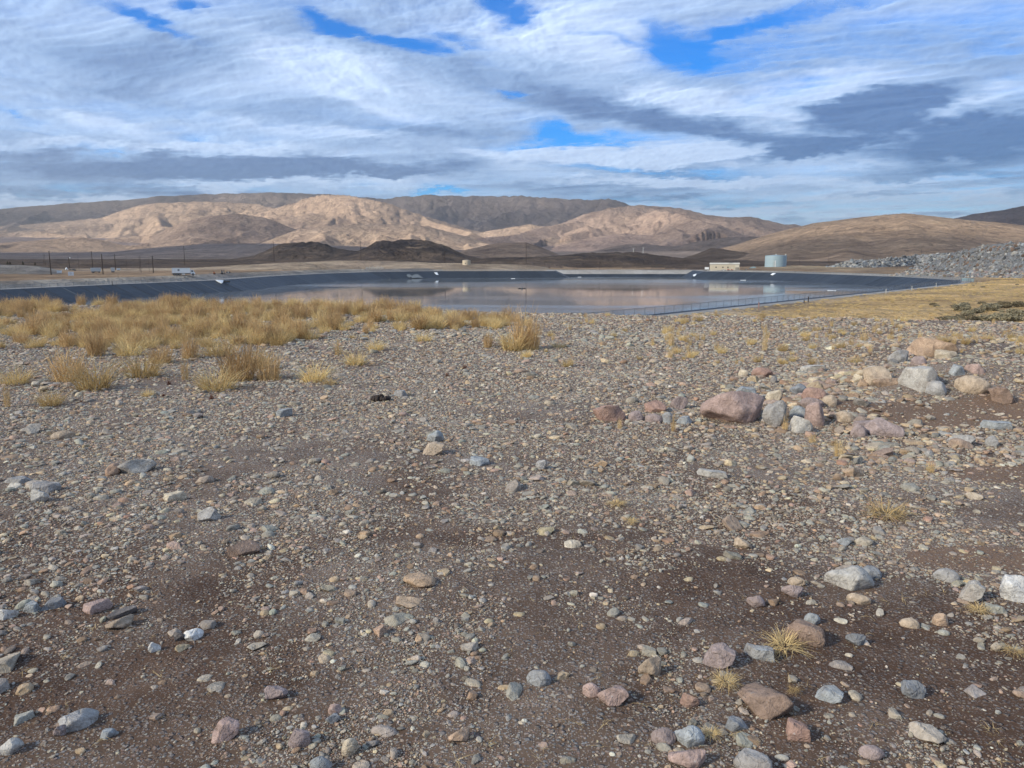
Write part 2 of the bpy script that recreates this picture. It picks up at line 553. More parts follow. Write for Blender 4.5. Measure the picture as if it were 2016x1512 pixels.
def hit(px, py):
    """where the ray through this pixel meets the ground"""
    d = ray(px, py)
    T_ = _T[:901] if py > 660 else (_T[860:2950] if py > 508 else _T[860:])
    X, Y, Z = d[0] * T_, d[1] * T_, CAM_Z + d[2] * T_
    g = height(X, Y)
    below = np.nonzero(Z < g)[0]
    if len(below) == 0:
        i = len(T_) - 1
        return np.array([X[i], Y[i], g[i]])
    i = below[0]
    if i == 0:
        return np.array([X[0], Y[0], g[0]])
    a, b = Z[i - 1] - g[i - 1], g[i] - Z[i]
    k = a / (a + b)
    t = T_[i - 1] + k * (T_[i] - T_[i - 1])
    x, y = d[0] * t, d[1] * t
    return np.array([x, y, float(height(np.array([x]), np.array([y]))[0])])


def gz(x, y):
    return float(height(np.array([float(x)]), np.array([float(y)]))[0])

# ------------------------------------------------------------------ the clouds: one sheet of broken cloud above the valley
CLOUD_Z = 2600.0


def cloud_sheet():
    el = np.concatenate([np.linspace(1.3, 2.6, 10)[:-1], np.linspace(2.6, 19.5, 235), np.linspace(20, 40, 70), np.linspace(41, 89, 60)])
    azd = np.concatenate([np.linspace(-180, -92, 45)[:-1], np.linspace(-92, -38, 150)[:-1], np.linspace(-38, 38, 720), np.linspace(38, 180, 60)[1:-1]])
    E, A = np.meshgrid(np.radians(el), np.radians(azd), indexing='ij')
    R = (CLOUD_Z - CAM_Z) / np.tan(E)
    X, Y = R * np.sin(A), R * np.cos(A)
    Z = np.full(X.shape, CLOUD_Z)
    px, py, dep = project(X, Y, Z)
    front = (dep > 0)
    px = np.where(front, px, -9e3); py = np.where(front, py, -9e3)
    # plan coordinates in km, turned along the wind so that streets of cloud run from left to right and away
    a = math.radians(22)
    U = (X * math.cos(a) - Y * math.sin(a)) / 1000; V = (X * math.sin(a) + Y * math.cos(a)) / 1000
    w1 = fbm(U * .20, V * .20, 3, 300, .4); w2 = fbm(U * .20 + 5, V * .20, 3, 310, .4)
    big = fbm(U * .10 + .6 * w1, V * .20 + .6 * w2, 4, 320, .45)
    mid = fbm(U * .36 + 1.0 * w1, V * .55 + 1.0 * w2, 4, 330, .45)
    fin = fbm(U * 1.5 + 2.2 * w1 + .5 * mid, V * 2.6 + 2.2 * w2, 5, 340, .6)
    # image-plane style warp so that placed masses get torn edges
    qx = px + 75 * fbm(px * .006, py * .016, 5, 350, .6) + 26 * fin
    qy = py + 28 * fbm(px * .006 + 4, py * .016, 5, 351, .6) + 12 * fin

    rag = fbm(px * .012, py * .03, 5, 352, .62)

    def g(cx, cy, sx, sy, rot=0.0, pw=1.0):
        c, s = math.cos(math.radians(rot)), math.sin(math.radians(rot))
        dx, dy = qx - cx, qy - cy
        q_ = ((dx * c + dy * s) / sx) ** 2 + ((-dx * s + dy * c) / sy) ** 2
        return np.exp(-(np.maximum(q_ + .55 * rag, 0)) ** pw)
    cover = .84 + .32 * big + .34 * mid + .22 * fin
    view = sstep(-500, -100, px) * sstep(2500, 2100, px) * front
    cover = np.where(front, cover, .95 + .2 * big)
    # blue openings
    for cx, cy, sx, sy, rot, k in [(285, 42, 75, 11, 22, 1.1), (660, 50, 80, 12, 20, 1.1), (820, 92, 90, 10, 14, 1.1), (370, 8, 25, 9, 0, .8), (990, 15, 40, 28, 40, 1.1), (905, 78, 50, 10, 10, .6), (1345, 110, 68, 24, 12, 1.4), (1440, 66, 80, 14, -20, .7), (1590, 26, 150, 12, -12, .6), (1300, 65, 40, 18, 20, .7), (1195, 70, 60, 9, 8, .6), (1085, 256, 40, 13, 10, 1.3), (1060, 284, 50, 6, 0, .7), (1000, 181, 42, 7, 8, .9), (1180, 268, 120, 9, 3, .5), (870, 377, 50, 5, 0, .8), (455, 378, 45, 4, 0, .6), (200, 292, 60, 5, 0, .5), (20, 225, 40, 6, 20, .5), (1500, 398, 120, 5, 0, .4), (1260, 335, 130, 6, 2, .45), (1700, 85, 200, 40, -5, .35), (1980, 60, 90, 60, 0, .25), (1480, 130, 60, 30, 0, .35)]:
        cover = cover - .78 * k * g(cx, cy, sx * 1.15, sy * 1.2, rot)
    # placed masses
    for cx, cy, sx, sy, rot, k in [(1730, 215, 150, 42, -12, .8), (1920, 270, 160, 45, -8, .8), (1580, 290, 110, 15, -10, .6), (1300, 225, 280, 32, 8, .5), (1300, 308, 240, 16, 0, .6), (1350, 360, 190, 10, 0, .6), (450, 330, 520, 28, 0, .5), (350, 140, 400, 60, 8, .3), (1150, 100, 110, 45, 0, .3), (1000, 60, 90, 30, 20, .2), (120, 395, 150, 8, 0, .5)]:
        cover = cover + k * g(cx, cy, sx, sy, rot)
    dens = .06 + .94 * sstep(.08, 1.0, cover)
    # thickness: where the cloud is thick less light comes through
    thick = .40 + .62 * big + .26 * mid + .05 * fin
    for cx, cy, sx, sy, rot, k in [(1730, 222, 130, 30, -10, 1.0), (1930, 275, 150, 34, -6, 1.0), (1590, 295, 110, 11, -10, .75), (1250, 222, 260, 26, 9, .42), (1900, 345, 160, 14, 0, .4), (430, 335, 520, 17, 0, .75), (300, 130, 330, 60, 8, .22), (1300, 393, 240, 8, 0, .6), (180, 368, 220, 13, 0, .6), (500, 215, 260, 28, 0, .25), (1450, 268, 200, 12, 8, .5), (1300, 338, 280, 8, 2, .35), (820, 250, 160, 16, 4, .35), (1150, 368, 160, 7, 0, .3)]:
        thick = thick + k * g(cx, cy, sx, sy, rot)
    for cx, cy, sx, sy, rot, k in [(1290, 305, 240, 15, 0, 1.1), (1370, 358, 200, 8, 0, 1.2), (640, 120, 200, 35, 15, .6), (1130, 70, 150, 55, 10, .6), (1400, 205, 180, 16, 10, .7), (1620, 160, 160, 30, -10, .6), (1880, 200, 120, 18, -15, .6), (100, 396, 160, 7, 0, 1.2), (210, 242, 80, 14, 12, .7), (750, 210, 130, 14, 14, .5), (760, 350, 90, 6, 0, .8), (1650, 330, 120, 10, -5, .4), (1900, 388, 150, 12, 0, .8), (640, 262, 160, 10, 6, .5), (1000, 330, 80, 18, 0, .5), (1720, 392, 330, 9, 0, .9), (1480, 418, 240, 9, 0, .9), (520, 362, 260, 6, 0, .8), (1780, 362, 200, 6, -3, .6), (300, 290, 330, 9, 2, .5), (1040, 300, 120, 12, 0, .6), (1950, 425, 120, 8, 0, .7)]:
        thick = thick - k * g(cx, cy, sx, sy, rot)
    for cx, cy, sx, sy, rot, k in [(1735, 218, 150, 40, -12, .85), (1930, 268, 165, 44, -8, .85), (1600, 292, 120, 14, -10, .6), (420, 326, 540, 26, 1, .4), (1250, 232, 280, 24, 9, .3)]:
        thick = thick + k * g(cx, cy, sx, sy, rot, 2.2)
    dark = sstep(-.05, 1.15, thick)
    # towards the sun: openings through which the hills across the valley are lit
    P0 = np.stack([X, Y], -1)
    outv = 1 - view
    lit = np.zeros(X.shape)
    for lx, ly, D, sx, sy, k in LIT:
        d = ray(lx, ly); k2 = D / math.hypot(d[0], d[1])
        p = np.array([d[0] * k2, d[1] * k2, CAM_Z + d[2] * k2])
        q = p + SUN_DIR * (CLOUD_Z - p[2]) / SUN_DIR[2]
        lit = np.maximum(lit, k * np.exp(-((X - q[0] + 130 * mid) / sx) ** 2 - ((Y - q[1] + 130 * fin) / sy) ** 2))
    lit = np.clip(lit * 1.6, 0, 1)
    dens = np.where(R < 60000, dens * (1 - lit * (1 - .0 * view)), dens)
    # unseen cloud sunward of the near ground, shaped to let only part of the sun through
    q = SUN_DIR * CLOUD_Z / SUN_DIR[2]
    shade = np.exp(-((X - q[0] * .93) / 900) ** 2 - ((Y - q[1] - 300) / 900) ** 4) * (1 - lit)
    dens = np.maximum(dens, np.clip(shade * 1.5, 0, .64))
    near = np.exp(-((X - q[0]) / 1500) ** 2 - ((Y - q[1] - 500) / 1500) ** 2)
    dens = np.minimum(dens, 1 - .36 * near)
    dens = np.clip(dens, 0, 1) * .90
    Z = Z + 60 * mid + 25 * fin
    V3 = np.stack([X, Y, Z], -1).reshape(-1, 3)
    q4 = grid_quads(E.shape[0], E.shape[1])
    # seam at +-180 degrees is closed and the zenith gets a cap
    n, m = E.shape
    i = np.arange(n - 1)
    seam = np.stack([i * m + m - 1, i * m, (i + 1) * m, (i + 1) * m + m - 1], -1)
    me = fast_mesh('sky', V3, np.concatenate([q4, seam]))
    f_attr(me, 'cloud_cover', dens.ravel()); f_attr(me, 'cloud_depth', dark.ravel())
    t = NT('cloud')
    pos = t.n('ShaderNodeNewGeometry').outputs['Position']
    n1 = t.noise(.0034, 4, .52, pos, .8, (1, 1.6, 1))
    n2 = t.noise(.012, 3, .5, pos, .4)
    den = t.attr('cloud_cover', out='Fac'); th = t.attr('cloud_depth', out='Fac')
    wis = t.math('MULTIPLY_ADD', t.math('SUBTRACT', n1, .5), .36, t.math('MULTIPLY', t.math('SUBTRACT', n2, .5), .14))
    edge = t.math('MULTIPLY', t.math('MULTIPLY', den, t.math('SUBTRACT', 1.0, den)), 4.0)
    d2 = t.n('ShaderNodeMath', operation='MULTIPLY_ADD', use_clamp=True)
    t.l(wis, d2.inputs[0]); t.l(edge, d2.inputs[1]); t.l(den, d2.inputs[2])
    th2 = t.n('ShaderNodeMath', operation='MULTIPLY_ADD', use_clamp=True)
    t.l(wis, th2.inputs[0]); th2.inputs[1].default_value = .24; t.l(th, th2.inputs[2])
    colr = t.ramp(th2.outputs[0], [(0, (.42, .505, .60)), (.3, (.285, .375, .485)), (.65, (.182, .262, .375)), (1, (.095, .148, .245))])
    tl = t.n('ShaderNodeBsdfTranslucent'); t.l(colr, tl.inputs[0])
    tr = t.n('ShaderNodeBsdfTransparent')
    mx = t.n('ShaderNodeMixShader'); t.l(d2.outputs[0], mx.inputs[0]); t.l(tr.outputs[0], mx.inputs[1]); t.l(tl.outputs[0], mx.inputs[2])
    t.t.nodes.remove(t.b)
    t.l(mx.outputs[0], t.t.nodes['Material Output'].inputs['Surface'])
    tag(link('sky', me, t.m), 'broken white and grey cloud cover with blue openings above the hills', 'sky', kind='structure')


# pixel, distance, size of the opening across/along (metres), strength
LIT = [(60, 470, 4600, 1000, 900, 1), (200, 455, 6000, 900, 800, 1), (400, 410, 7000, 1100, 650, 1), (330, 440, 6300, 600, 500, .9), (660, 405, 6600, 850, 700, 1), (480, 400, 7200, 800, 500, .9), (790, 430, 6000, 800, 800, .9), (720, 462, 4200, 650, 380, .95), (900, 470, 4200, 420, 420, 1),
       (1010, 455, 6000, 700, 800, .9), (1200, 440, 6300, 800, 700, .9), (1320, 440, 6300, 500, 600, .8), (1700, 465, 2350, 500, 420, .8), (1870, 470, 2350, 450, 500, 1), (1500, 490, 2100, 400, 350, .55), (2100, 470, 2400, 400, 500, .9), (520, 385, 9000, 700, 500, .7),
       # broader thin places, added to brighten the hills and the plain
       (250, 440, 6500, 2300, 1300, .42), (750, 430, 6300, 1800, 1300, .42), (1200, 450, 6300, 1700, 1200, .42), (1750, 470, 2500, 1100, 800, .42), (1100, 400, 9000, 1700, 800, .30), (200, 400, 9300, 1800, 800, .30), (850, 395, 9000, 700, 500, .38), (400, 515, 700, 700, 420, .34), (1000, 515, 720, 600, 400, .30), (1900, 540, 420, 500, 350, .36)]
cloud_sheet()


# ------------------------------------------------------------------ terrain
def terrain():
    azd = np.concatenate([np.linspace(-180, -42, 60)[:-1], np.linspace(-42, 42, 930), np.linspace(42, 180, 60)[1:-1]])
    rr = np.concatenate([np.geomspace(48, 200, 45)[:-1], np.arange(200, 612, 4.0), np.geomspace(616, 2500, 130)[:-1], np.geomspace(2500, 11000, 260), np.geomspace(11500, 60000, 8)])
    Rg, Ag = np.meshgrid(rr, np.radians(azd), indexing='ij')
    X, Y = Rg * np.sin(Ag), Rg * np.cos(Ag)
    Z, idn, sd = height(X, Y, True)
    Z = Z - .06 * (Rg < 62) - np.where(Rg < 60, .5, 0)
    n, m = X.shape
    q = np.concatenate([grid_quads(n, m), np.stack([np.arange(n - 1) * m + m - 1, np.arange(n - 1) * m, (np.arange(n - 1) + 1) * m, (np.arange(n - 1) + 1) * m + m - 1], -1)])
    me = fast_mesh('terrain', np.stack([X, Y, Z], -1).reshape(-1, 3), q)
    # colour of the ground itself: which soil, grass or rock lies where
    field = np.array([0.36, 0.255, 0.165]); straw = np.array([0.74, 0.51, 0.25]); gravel = np.array([0.38, 0.35, 0.31])
    C = np.empty(X.shape + (3,)); C[:] = field
    lava = np.zeros(X.shape)
    n1 = fbm(X * .01, Y * .02, 4, 500); n2 = fbm(X * .03, Y * .03, 4, 510)
    C = C * (1 + .25 * n1[..., None]) + np.array([.05, .035, .01]) * np.clip(n2, 0, 1)[..., None]
    pale = sstep(.1, .45, fbm(X * .006, Y * .012, 3, 520))
    C = C * (1 - .5 * pale[..., None]) + np.array([.44, .34, .24]) * .5 * pale[..., None]
    right = sstep(-10, 25, X - .80 * (Y - 95)) * (Rg < 560)
    st = straw * (1 + .22 * n2[..., None]) * (1 - .25 * sstep(.0, .5, fbm(X * .02 - Y * .02, X * .06 + Y * .06, 3, 530))[..., None])
    stripe = sstep(.12, .4, fbm((X + Y) * .012, (X - Y) * .07, 3, 531))
    st = st * (1 - .45 * stripe[..., None]) + np.array([.29, .235, .18]) * .45 * stripe[..., None]
    C = C * (1 - right[..., None]) + st * right[..., None]
    hump = np.exp(-((X - 104) / 34) ** 2 - ((Y - 118) / 22) ** 2)
    hm = sstep(.35, .75, hump)[..., None]
    C = C * (1 - hm) + np.array([.25, .20, .13]) * hm
    gb = sstep(24, 14, sd + 5 * n2) * (Rg < 720) * (1 - right)
    C = C * (1 - gb[..., None]) + gravel * gb[..., None]
    fr = sstep(900, 1600, Rg)[..., None]
    C = C * (1 - fr) + np.array([.215, .165, .135]) * fr
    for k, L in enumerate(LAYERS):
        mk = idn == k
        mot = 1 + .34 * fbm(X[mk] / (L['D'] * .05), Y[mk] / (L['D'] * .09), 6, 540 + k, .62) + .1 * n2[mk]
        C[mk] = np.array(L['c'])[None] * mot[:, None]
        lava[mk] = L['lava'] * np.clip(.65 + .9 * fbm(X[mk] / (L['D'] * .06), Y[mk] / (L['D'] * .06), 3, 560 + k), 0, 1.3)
    for k, L in enumerate(LAYERS):
        if L['lava'] >= .9:
            mk = idn == k
            up = np.clip((Z[mk] - base_z(Rg[mk])) / (.020 * L['D']), 0, 1)
            lava[mk] *= .45 + .9 * up
    bench = (Y < 75) & (edge_far(X, Y) < 45) & (sd > 3) & (X < 60)
    C[bench] = np.array([.21, .175, .15])
    col_attr(me, 'ground_col', np.clip(C, .02, .9).reshape(-1, 3))
    f_attr(me, 'lava', np.clip(lava, 0, 1).ravel())
    t = NT('terrain_soil')
    pos = t.n('ShaderNodeNewGeometry').outputs['Position']
    base = t.attr('ground_col')
    lv = t.attr('lava', out='Fac')
    na = t.noise(.05, 6, .65, pos, .3, (1, 1, 2.5))
    nb = t.noise(.35, 5, .65, pos)
    nc = t.noise(.011, 6, .68, pos, .4)
    c = t.mix(1.0, base, t.ramp(na, [(.28, (.55, .55, .56)), (.72, (1.36, 1.35, 1.33))]), 'MULTIPLY')
    c = t.mix(1.0, c, t.ramp(nc, [(.32, (.62, .60, .63)), (.68, (1.26, 1.24, 1.2))]), 'MULTIPLY')
    # scattered brush, dark specks
    vo = t.n('ShaderNodeTexVoronoi'); vo.inputs['Scale'].default_value = .055; t.l(pos, vo.inputs['Vector'])
    specks = t.ramp(vo.outputs['Distance'], [(.16, (1, 1, 1)), (.34, (0, 0, 0))])
    sp = t.math('MULTIPLY', t.math('MULTIPLY', specks, t.ramp(nc, [(.48, (0, 0, 0)), (.62, (1, 1, 1))])), .7)
    c = t.mix(sp, c, (.075, .068, .05))
    # broken lava and outcrops
    lm = t.math('MULTIPLY', lv, t.ramp(t.noise(.035, 5, .62, pos, 1.0, (1, 1, 3.0)), [(.36, (0, 0, 0)), (.47, (1, 1, 1))]))
    lc = t.ramp(nb, [(.3, (.025, .021, .021)), (.6, (.06, .048, .045)), (.8, (.12, .095, .085))])
    c = t.mix(lm, c, lc)
    fine = t.noise(2.2, 4, .7, pos)
    c = t.mix(1.0, c, t.ramp(fine, [(.25, (.78, .78, .78)), (.75, (1.2, 1.2, 1.2))]), 'MULTIPLY')
    bp = t.bump(t.noise(.012, 9, .7, pos, .5), 1.0, 40.0)
    bp = t.bump(nb, .6, 1.2, bp)
    t.out(c, .95, bp, spec=.1)
    tag(link('terrain', me, t.m), 'dry valley floor rising to bare brown hills and dark lava buttes', 'terrain', kind='structure')


terrain()


# ------------------------------------------------------------------ gravel bench in the foreground
SOIL = [(1830, 805, .6, .42), (1960, 800, .6, .35), (1700, 800, .35, .25), (2000, 905, .5, .25), (1960, 1060, .45, .18)]


def bench_ground():
    azd = np.concatenate([np.linspace(-180, -40, 60)[:-1], np.linspace(-40, 40, 520), np.linspace(40, 180, 60)[1:-1]])
    rr = np.concatenate([[.05, .4, .8], np.geomspace(1.2, 30, 330), np.linspace(30.6, 64, 40)])
    Rg, Ag = np.meshgrid(rr, np.radians(azd), indexing='ij')
    X, Y = Rg * np.sin(Ag), Rg * np.cos(Ag)
    Z = height(X, Y) + .006 * fbm(X * 6, Y * 6, 3, 600) * (Rg < 30)
    n, m = X.shape
    i = np.arange(n - 1)
    q = np.concatenate([grid_quads(n, m), np.stack([i * m + m - 1, i * m, (i + 1) * m, (i + 1) * m + m - 1], -1)])
    me = fast_mesh('ground', np.stack([X, Y, Z], -1).reshape(-1, 3), q)
    soil = np.zeros(X.shape)
    for a_, b_, sx, sy in SOIL:
        c_ = plane_pt(a_, b_, .1); soil = np.maximum(soil, np.exp(-((X - c_[0]) / sx) ** 2 - ((Y - c_[1]) / sy) ** 2))
    f_attr(me, 'soil', np.clip(soil * 1.4 + .25 * fbm(X * 3, Y * 3, 3, 620), 0, 1).ravel())
    t = NT('stony_soil')
    pos = t.n('ShaderNodeNewGeometry').outputs['Position']
    big = t.noise(.55, 5, .6, pos, .6)
    med = t.noise(3.0, 5, .65, pos)
    dirt = t.ramp(med, [(.3, (.050, .026, .015)), (.55, (.078, .043, .026)), (.8, (.13, .077, .048))])
    grey = t.ramp(med, [(.3, (.13, .092, .064)), (.7, (.22, .163, .12))])
    msk = t.ramp(big, [(.42, (0, 0, 0)), (.60, (1, 1, 1))])
    # farther out the fines are washed grey
    far = t.n('ShaderNodeSeparateXYZ'); t.l(pos, far.inputs[0])
    fy = t.n('ShaderNodeMapRange'); fy.inputs[1].default_value = 3.6; fy.inputs[2].default_value = 8.5; fy.inputs[3].default_value = .12; fy.inputs[4].default_value = .85
    t.l(far.outputs[1], fy.inputs[0])
    mk = t.math('MULTIPLY_ADD', msk, .55, t.math('MULTIPLY', fy.outputs[0], .55)); mk = t.math('MINIMUM', mk, 1.0)
    so = t.ramp(t.attr('soil', out='Fac'), [(.35, (0, 0, 0)), (.6, (1, 1, 1))])
    mk = t.math('MULTIPLY', mk, t.math('MULTIPLY_ADD', so, -.85, 1.0))
    c = t.mix(mk, dirt, grey)
    c = t.mix(t.math('MULTIPLY', so, .7), c, (.20, .125, .08))
    # grit: tiny stones of many colours
    hs = []
    for sc, amt, thr in ((62, .75, .30), (130, .7, .34), (27, .6, .20)):
        v = t.n('ShaderNodeTexVoronoi'); v.inputs['Scale'].default_value = sc; v.inputs['Randomness'].default_value = 1.0
        t.l(pos, v.inputs['Vector'])
        sep = t.n('ShaderNodeSeparateColor'); t.l(v.outputs['Color'], sep.inputs[0])
        body = t.ramp(v.outputs['Distance'], [(thr, (1, 1, 1)), (thr + .16, (0, 0, 0))])
        pick = t.math('GREATER_THAN', sep.outputs[0], .36)
        gc = t.ramp(sep.outputs[1], [(0, (.31, .32, .32)), (.22, (.37, .30, .265)), (.4, (.20, .18, .17)), (.55, (.46, .42, .37)), (.7, (.30, .20, .165)), (.84, (.54, .47, .38)), (.93, (.11, .105, .10))], 'CONSTANT')
        f = t.math('MULTIPLY', t.math('MULTIPLY', body, pick), t.math('MULTIPLY_ADD', mk, .60, amt - .52))
        c = t.mix(f, c, gc)
        hs.append((t.math('MULTIPLY', body, pick), 0.35 / sc))
    nrm = t.bump(med, .5, .03)
    for h, d in hs:
        nrm = t.bump(h, .7, d, nrm)
    t.out(c, .95, nrm, spec=.15)
    tag(link('ground', me, t.m), 'stony brown gravel bench with bare dirt in the foreground', 'ground', kind='structure')


bench_ground()


# ------------------------------------------------------------------ pond: water, liner panels, crest road
def inset(P, d):
    n = len(P); out = []
    area = sum(P[i][0] * P[(i + 1) % n][1] - P[(i + 1) % n][0] * P[i][1] for i in range(n))
    s = 1 if area > 0 else -1
    for i in range(n):
        e1 = P[i] - P[i - 1]; e2 = P[(i + 1) % n] - P[i]
        n1 = np.array([-e1[1], e1[0]]) / np.linalg.norm(e1) * s; n2 = np.array([-e2[1], e2[0]]) / np.linalg.norm(e2) * s
        b = n1 + n2
        b = b / max(.35, (b @ b) ** .5)
        k = d / max(.5, b @ n1)
        out.append(P[i] + b * k)
    return np.array(out)


def pond():
    t = NT('pond_water')
    pos = t.n('ShaderNodeNewGeometry').outputs['Position']
    r1 = t.noise(.9, 3, .5, pos, .2, (1, 2.2, 1))
    r2 = t.noise(.12, 3, .5, pos, 0, (1, 2.0, 1))
    rz = t.noise(.011, 3, .5, pos, .5, (.35, 1.6, 1))
    calm = t.ramp(rz, [(.45, (.15, .15, .15)), (.62, (1, 1, 1))])
    b = t.bump(t.math('MULTIPLY', r1, calm), .04, .25)
    b = t.bump(r2, .015, .6, b)
    rg = t.n('ShaderNodeMapRange'); t.l(calm, rg.inputs[0]); rg.inputs[1].default_value = .15; rg.inputs[3].default_value = .03; rg.inputs[4].default_value = .13
    t.out((.13, .135, .135), rg.outputs[0], b, spec=.8)
    t.b.inputs['IOR'].default_value = 1.4
    inner = inset(POND, 6)
    me = mesh_np('water', [(p[0], p[1], WATER_Z) for p in inner], [list(range(len(inner)))])
    if me.polygons[0].normal.z < 0: me.flip_normals()
    tag(link('pond_water', me, t.m), 'still pond water mirroring the hills and the clouds', 'water', kind='structure')
    # liner
    lm = NT('liner_membrane')
    oi = lm.n('ShaderNodeObjectInfo')
    pos = lm.n('ShaderNodeNewGeometry').outputs['Position']
    tone = lm.ramp(oi.outputs['Random'], [(0, (.013, .016, .021)), (.5, (.017, .021, .027)), (1, (.022, .027, .034))])
    dust = lm.noise(.6, 5, .65, pos, .3, (1, 1, .4))
    c = lm.mix(lm.ramp(dust, [(.5, (0, 0, 0)), (.8, (.35, .35, .35))]), tone, (.06, .066, .072))
    lm.out(c, .5, lm.bump(lm.noise(.5, 3, .5, pos), .35, .3), spec=.28)
    seamd = simple_mat('liner_seam_dark', (.012, .014, .018), .5)
    seaml = simple_mat('liner_seam_pale', (.075, .085, .092), .5)
    root = bpy.data.objects.new('pond_liner', None); COL.objects.link(root)
    tag(root, 'dark blue-grey plastic liner sheets lapping down the pond banks', 'pond liner')
    root.location = (0, 300, CREST_Z)
    slope_w = (CREST_Z - WATER_Z + 1.2) * 2.4
    n = len(POND)
    ins = inset(POND, slope_w)
    ztoe = WATER_Z - 1.2
    k_ = 0
    for i in range(n):
        if i in (0, 1) or i >= n - 4 and i != n - 4: pass
        a, b = POND[i], POND[(i + 1) % n]
        a2, b2 = ins[i], ins[(i + 1) % n]
        L = np.linalg.norm(b - a)
        mid_far = (i == 11)      # the low stretch across the far end
        near = i >= n - 3
        cnt = max(1, int(round(L / (14.0 if near else 6.8))))
        for j in range(cnt):
            f0, f1 = j / cnt, (j + 1) / cnt
            o0, o1 = a + (b - a) * f0, a + (b - a) * f1
            q0, q1 = a2 + (b2 - a2) * f0, a2 + (b2 - a2) * f1
            top_f = .42 if mid_far else 0.0
            vs = []; rows, cols = 5, 4
            rs = random.Random(i * 100 + j)
            for r_ in range(rows):
                u = top_f + (1 - top_f) * r_ / (rows - 1)
                for c_ in range(cols):
                    w = c_ / (cols - 1)
                    p = (o0 + (o1 - o0) * w) * (1 - u) + (q0 + (q1 - q0) * w) * u
                    z = CREST_Z + .12 + (ztoe - CREST_Z - .12) * u + (rs.uniform(-.05, .05) if 0 < r_ < rows - 1 else 0)
                    vs.append((p[0], p[1] - 300, z - CREST_Z))
            if not mid_far:   # fold over the brink
                back = (o0 - q0) / np.linalg.norm(o0 - q0) * (1.7 if i >= n - 4 else .8)
                k0 = len(vs)
                for c_ in range(cols):
                    w = c_ / (cols - 1); p = o0 + (o1 - o0) * w + back
                    vs.append((p[0], p[1] - 300, .06))
            fs = [[r_ * cols + c_, r_ * cols + c_ + 1, (r_ + 1) * cols + c_ + 1, (r_ + 1) * cols + c_] for r_ in range(rows - 1) for c_ in range(cols - 1)]
            if not mid_far:
                fs += [[k0 + c_, k0 + c_ + 1, c_ + 1, c_] for c_ in range(cols - 1)]
            me = mesh_np('liner_panel', vs, fs)
            po = link('liner_panel', me, lm.m, root)
            # lapped seam along one side
            e = (o1 - o0) / np.linalg.norm(o1 - o0)
            sv = []
            wd = .22 if rs.random() < .72 else .34
            for u in (top_f, 1.0):
                c0 = o0 * (1 - u) + q0 * u
                z = .12 + (ztoe - CREST_Z - .12) * u + .07
                sv += [(c0[0] - e[0] * wd / 2, c0[1] - e[1] * wd / 2 - 300, z), (c0[0] + e[0] * wd / 2, c0[1] + e[1] * wd / 2 - 300, z)]
            sv += [(v[0], v[1], v[2] - .08) for v in sv]
            sm = mesh_np('seam', sv, [[0, 1, 3, 2], [0, 2, 6, 4], [1, 5, 7, 3], [0, 4, 5, 1]])
            link('seam', sm, seaml if rs.random() < .13 else seamd, po)
            k_ += 1
    # crest road of pale gravel
    t = NT('crest_gravel')
    pos = t.n('ShaderNodeNewGeometry').outputs['Position']
    c = t.ramp(t.noise(.6, 6, .7, pos), [(.3, (.24, .23, .215)), (.55, (.32, .30, .275)), (.8, (.40, .375, .34))])
    c = t.mix(1.0, c, t.ramp(t.noise(.05, 4, .6, pos), [(.35, (.8, .78, .75)), (.65, (1.1, 1.1, 1.1))]), 'MULTIPLY')
    t.out(c, .95, t.bump(t.noise(3, 4, .7, pos), .6, .1), spec=.1)
    outp = inset(POND, -6.5); outq = inset(POND, -11.0); inn = inset(POND, .1)
    V, Fc = [], []
    m = n - 3
    nr = [i >= n - 5 for i in range(n)]
    outp2, outq2 = inset(POND, -2.4), inset(POND, -4.2)
    for i in range(n):
        if nr[i]: outp[i], outq[i] = outp2[i], outq2[i]
        V += [(inn[i][0], inn[i][1], CREST_Z + .03), (outp[i][0], outp[i][1], CREST_Z + .08), (outq[i][0], outq[i][1], CREST_Z - .45)]
    for i in range(n):
        j = (i + 1) % n
        if i >= n - 3: continue
        Fc += [[i * 3, j * 3, j * 3 + 1, i * 3 + 1], [i * 3 + 1, j * 3 + 1, j * 3 + 2, i * 3 + 2]]
    me = mesh_np('crest_road', V, Fc)
    tag(link('crest_road', me, t.m), 'pale grey gravel road on the crest around the pond', 'road', kind='structure')
    # gravel bank above the low stretch of liner at the far end
    a, b, a2, b2 = POND[11], POND[12], ins[11], ins[12]
    vs = []
    for c_ in range(24):
        w = c_ / 23
        for u in (-.02, .2, .45):
            p = (a + (b - a) * w) * (1 - u) + (a2 + (b2 - a2) * w) * u
            vs.append((p[0], p[1], CREST_Z + .1 + (ztoe - CREST_Z) * u + .04 + random.uniform(-.05, .05)))
    fs = [[c_ * 3 + r_, c_ * 3 + r_ + 1, c_ * 3 + r_ + 4, c_ * 3 + r_ + 3] for c_ in range(23) for r_ in range(2)]
    tag(link('gravel_bank', mesh_np('gravel_bank', vs, fs), t.m), 'pale gravel bank above the low liner at the far end', 'bank', kind='structure')


pond()

# ------------------------------------------------------------------ shape helpers for built things
def bm_obj(name, bm, mat, parent=None, smooth=False, loc=None):
    me = bpy.data.meshes.new(name)
    bmesh.ops.recalc_face_normals(bm, faces=bm.faces)
    bm.to_mesh(me); bm.free()
    if smooth:
        me.polygons.foreach_set('use_smooth', np.ones(len(me.polygons), bool))
    o = link(name, me, mat, parent)
    if loc is not None: o.location = loc
    return o


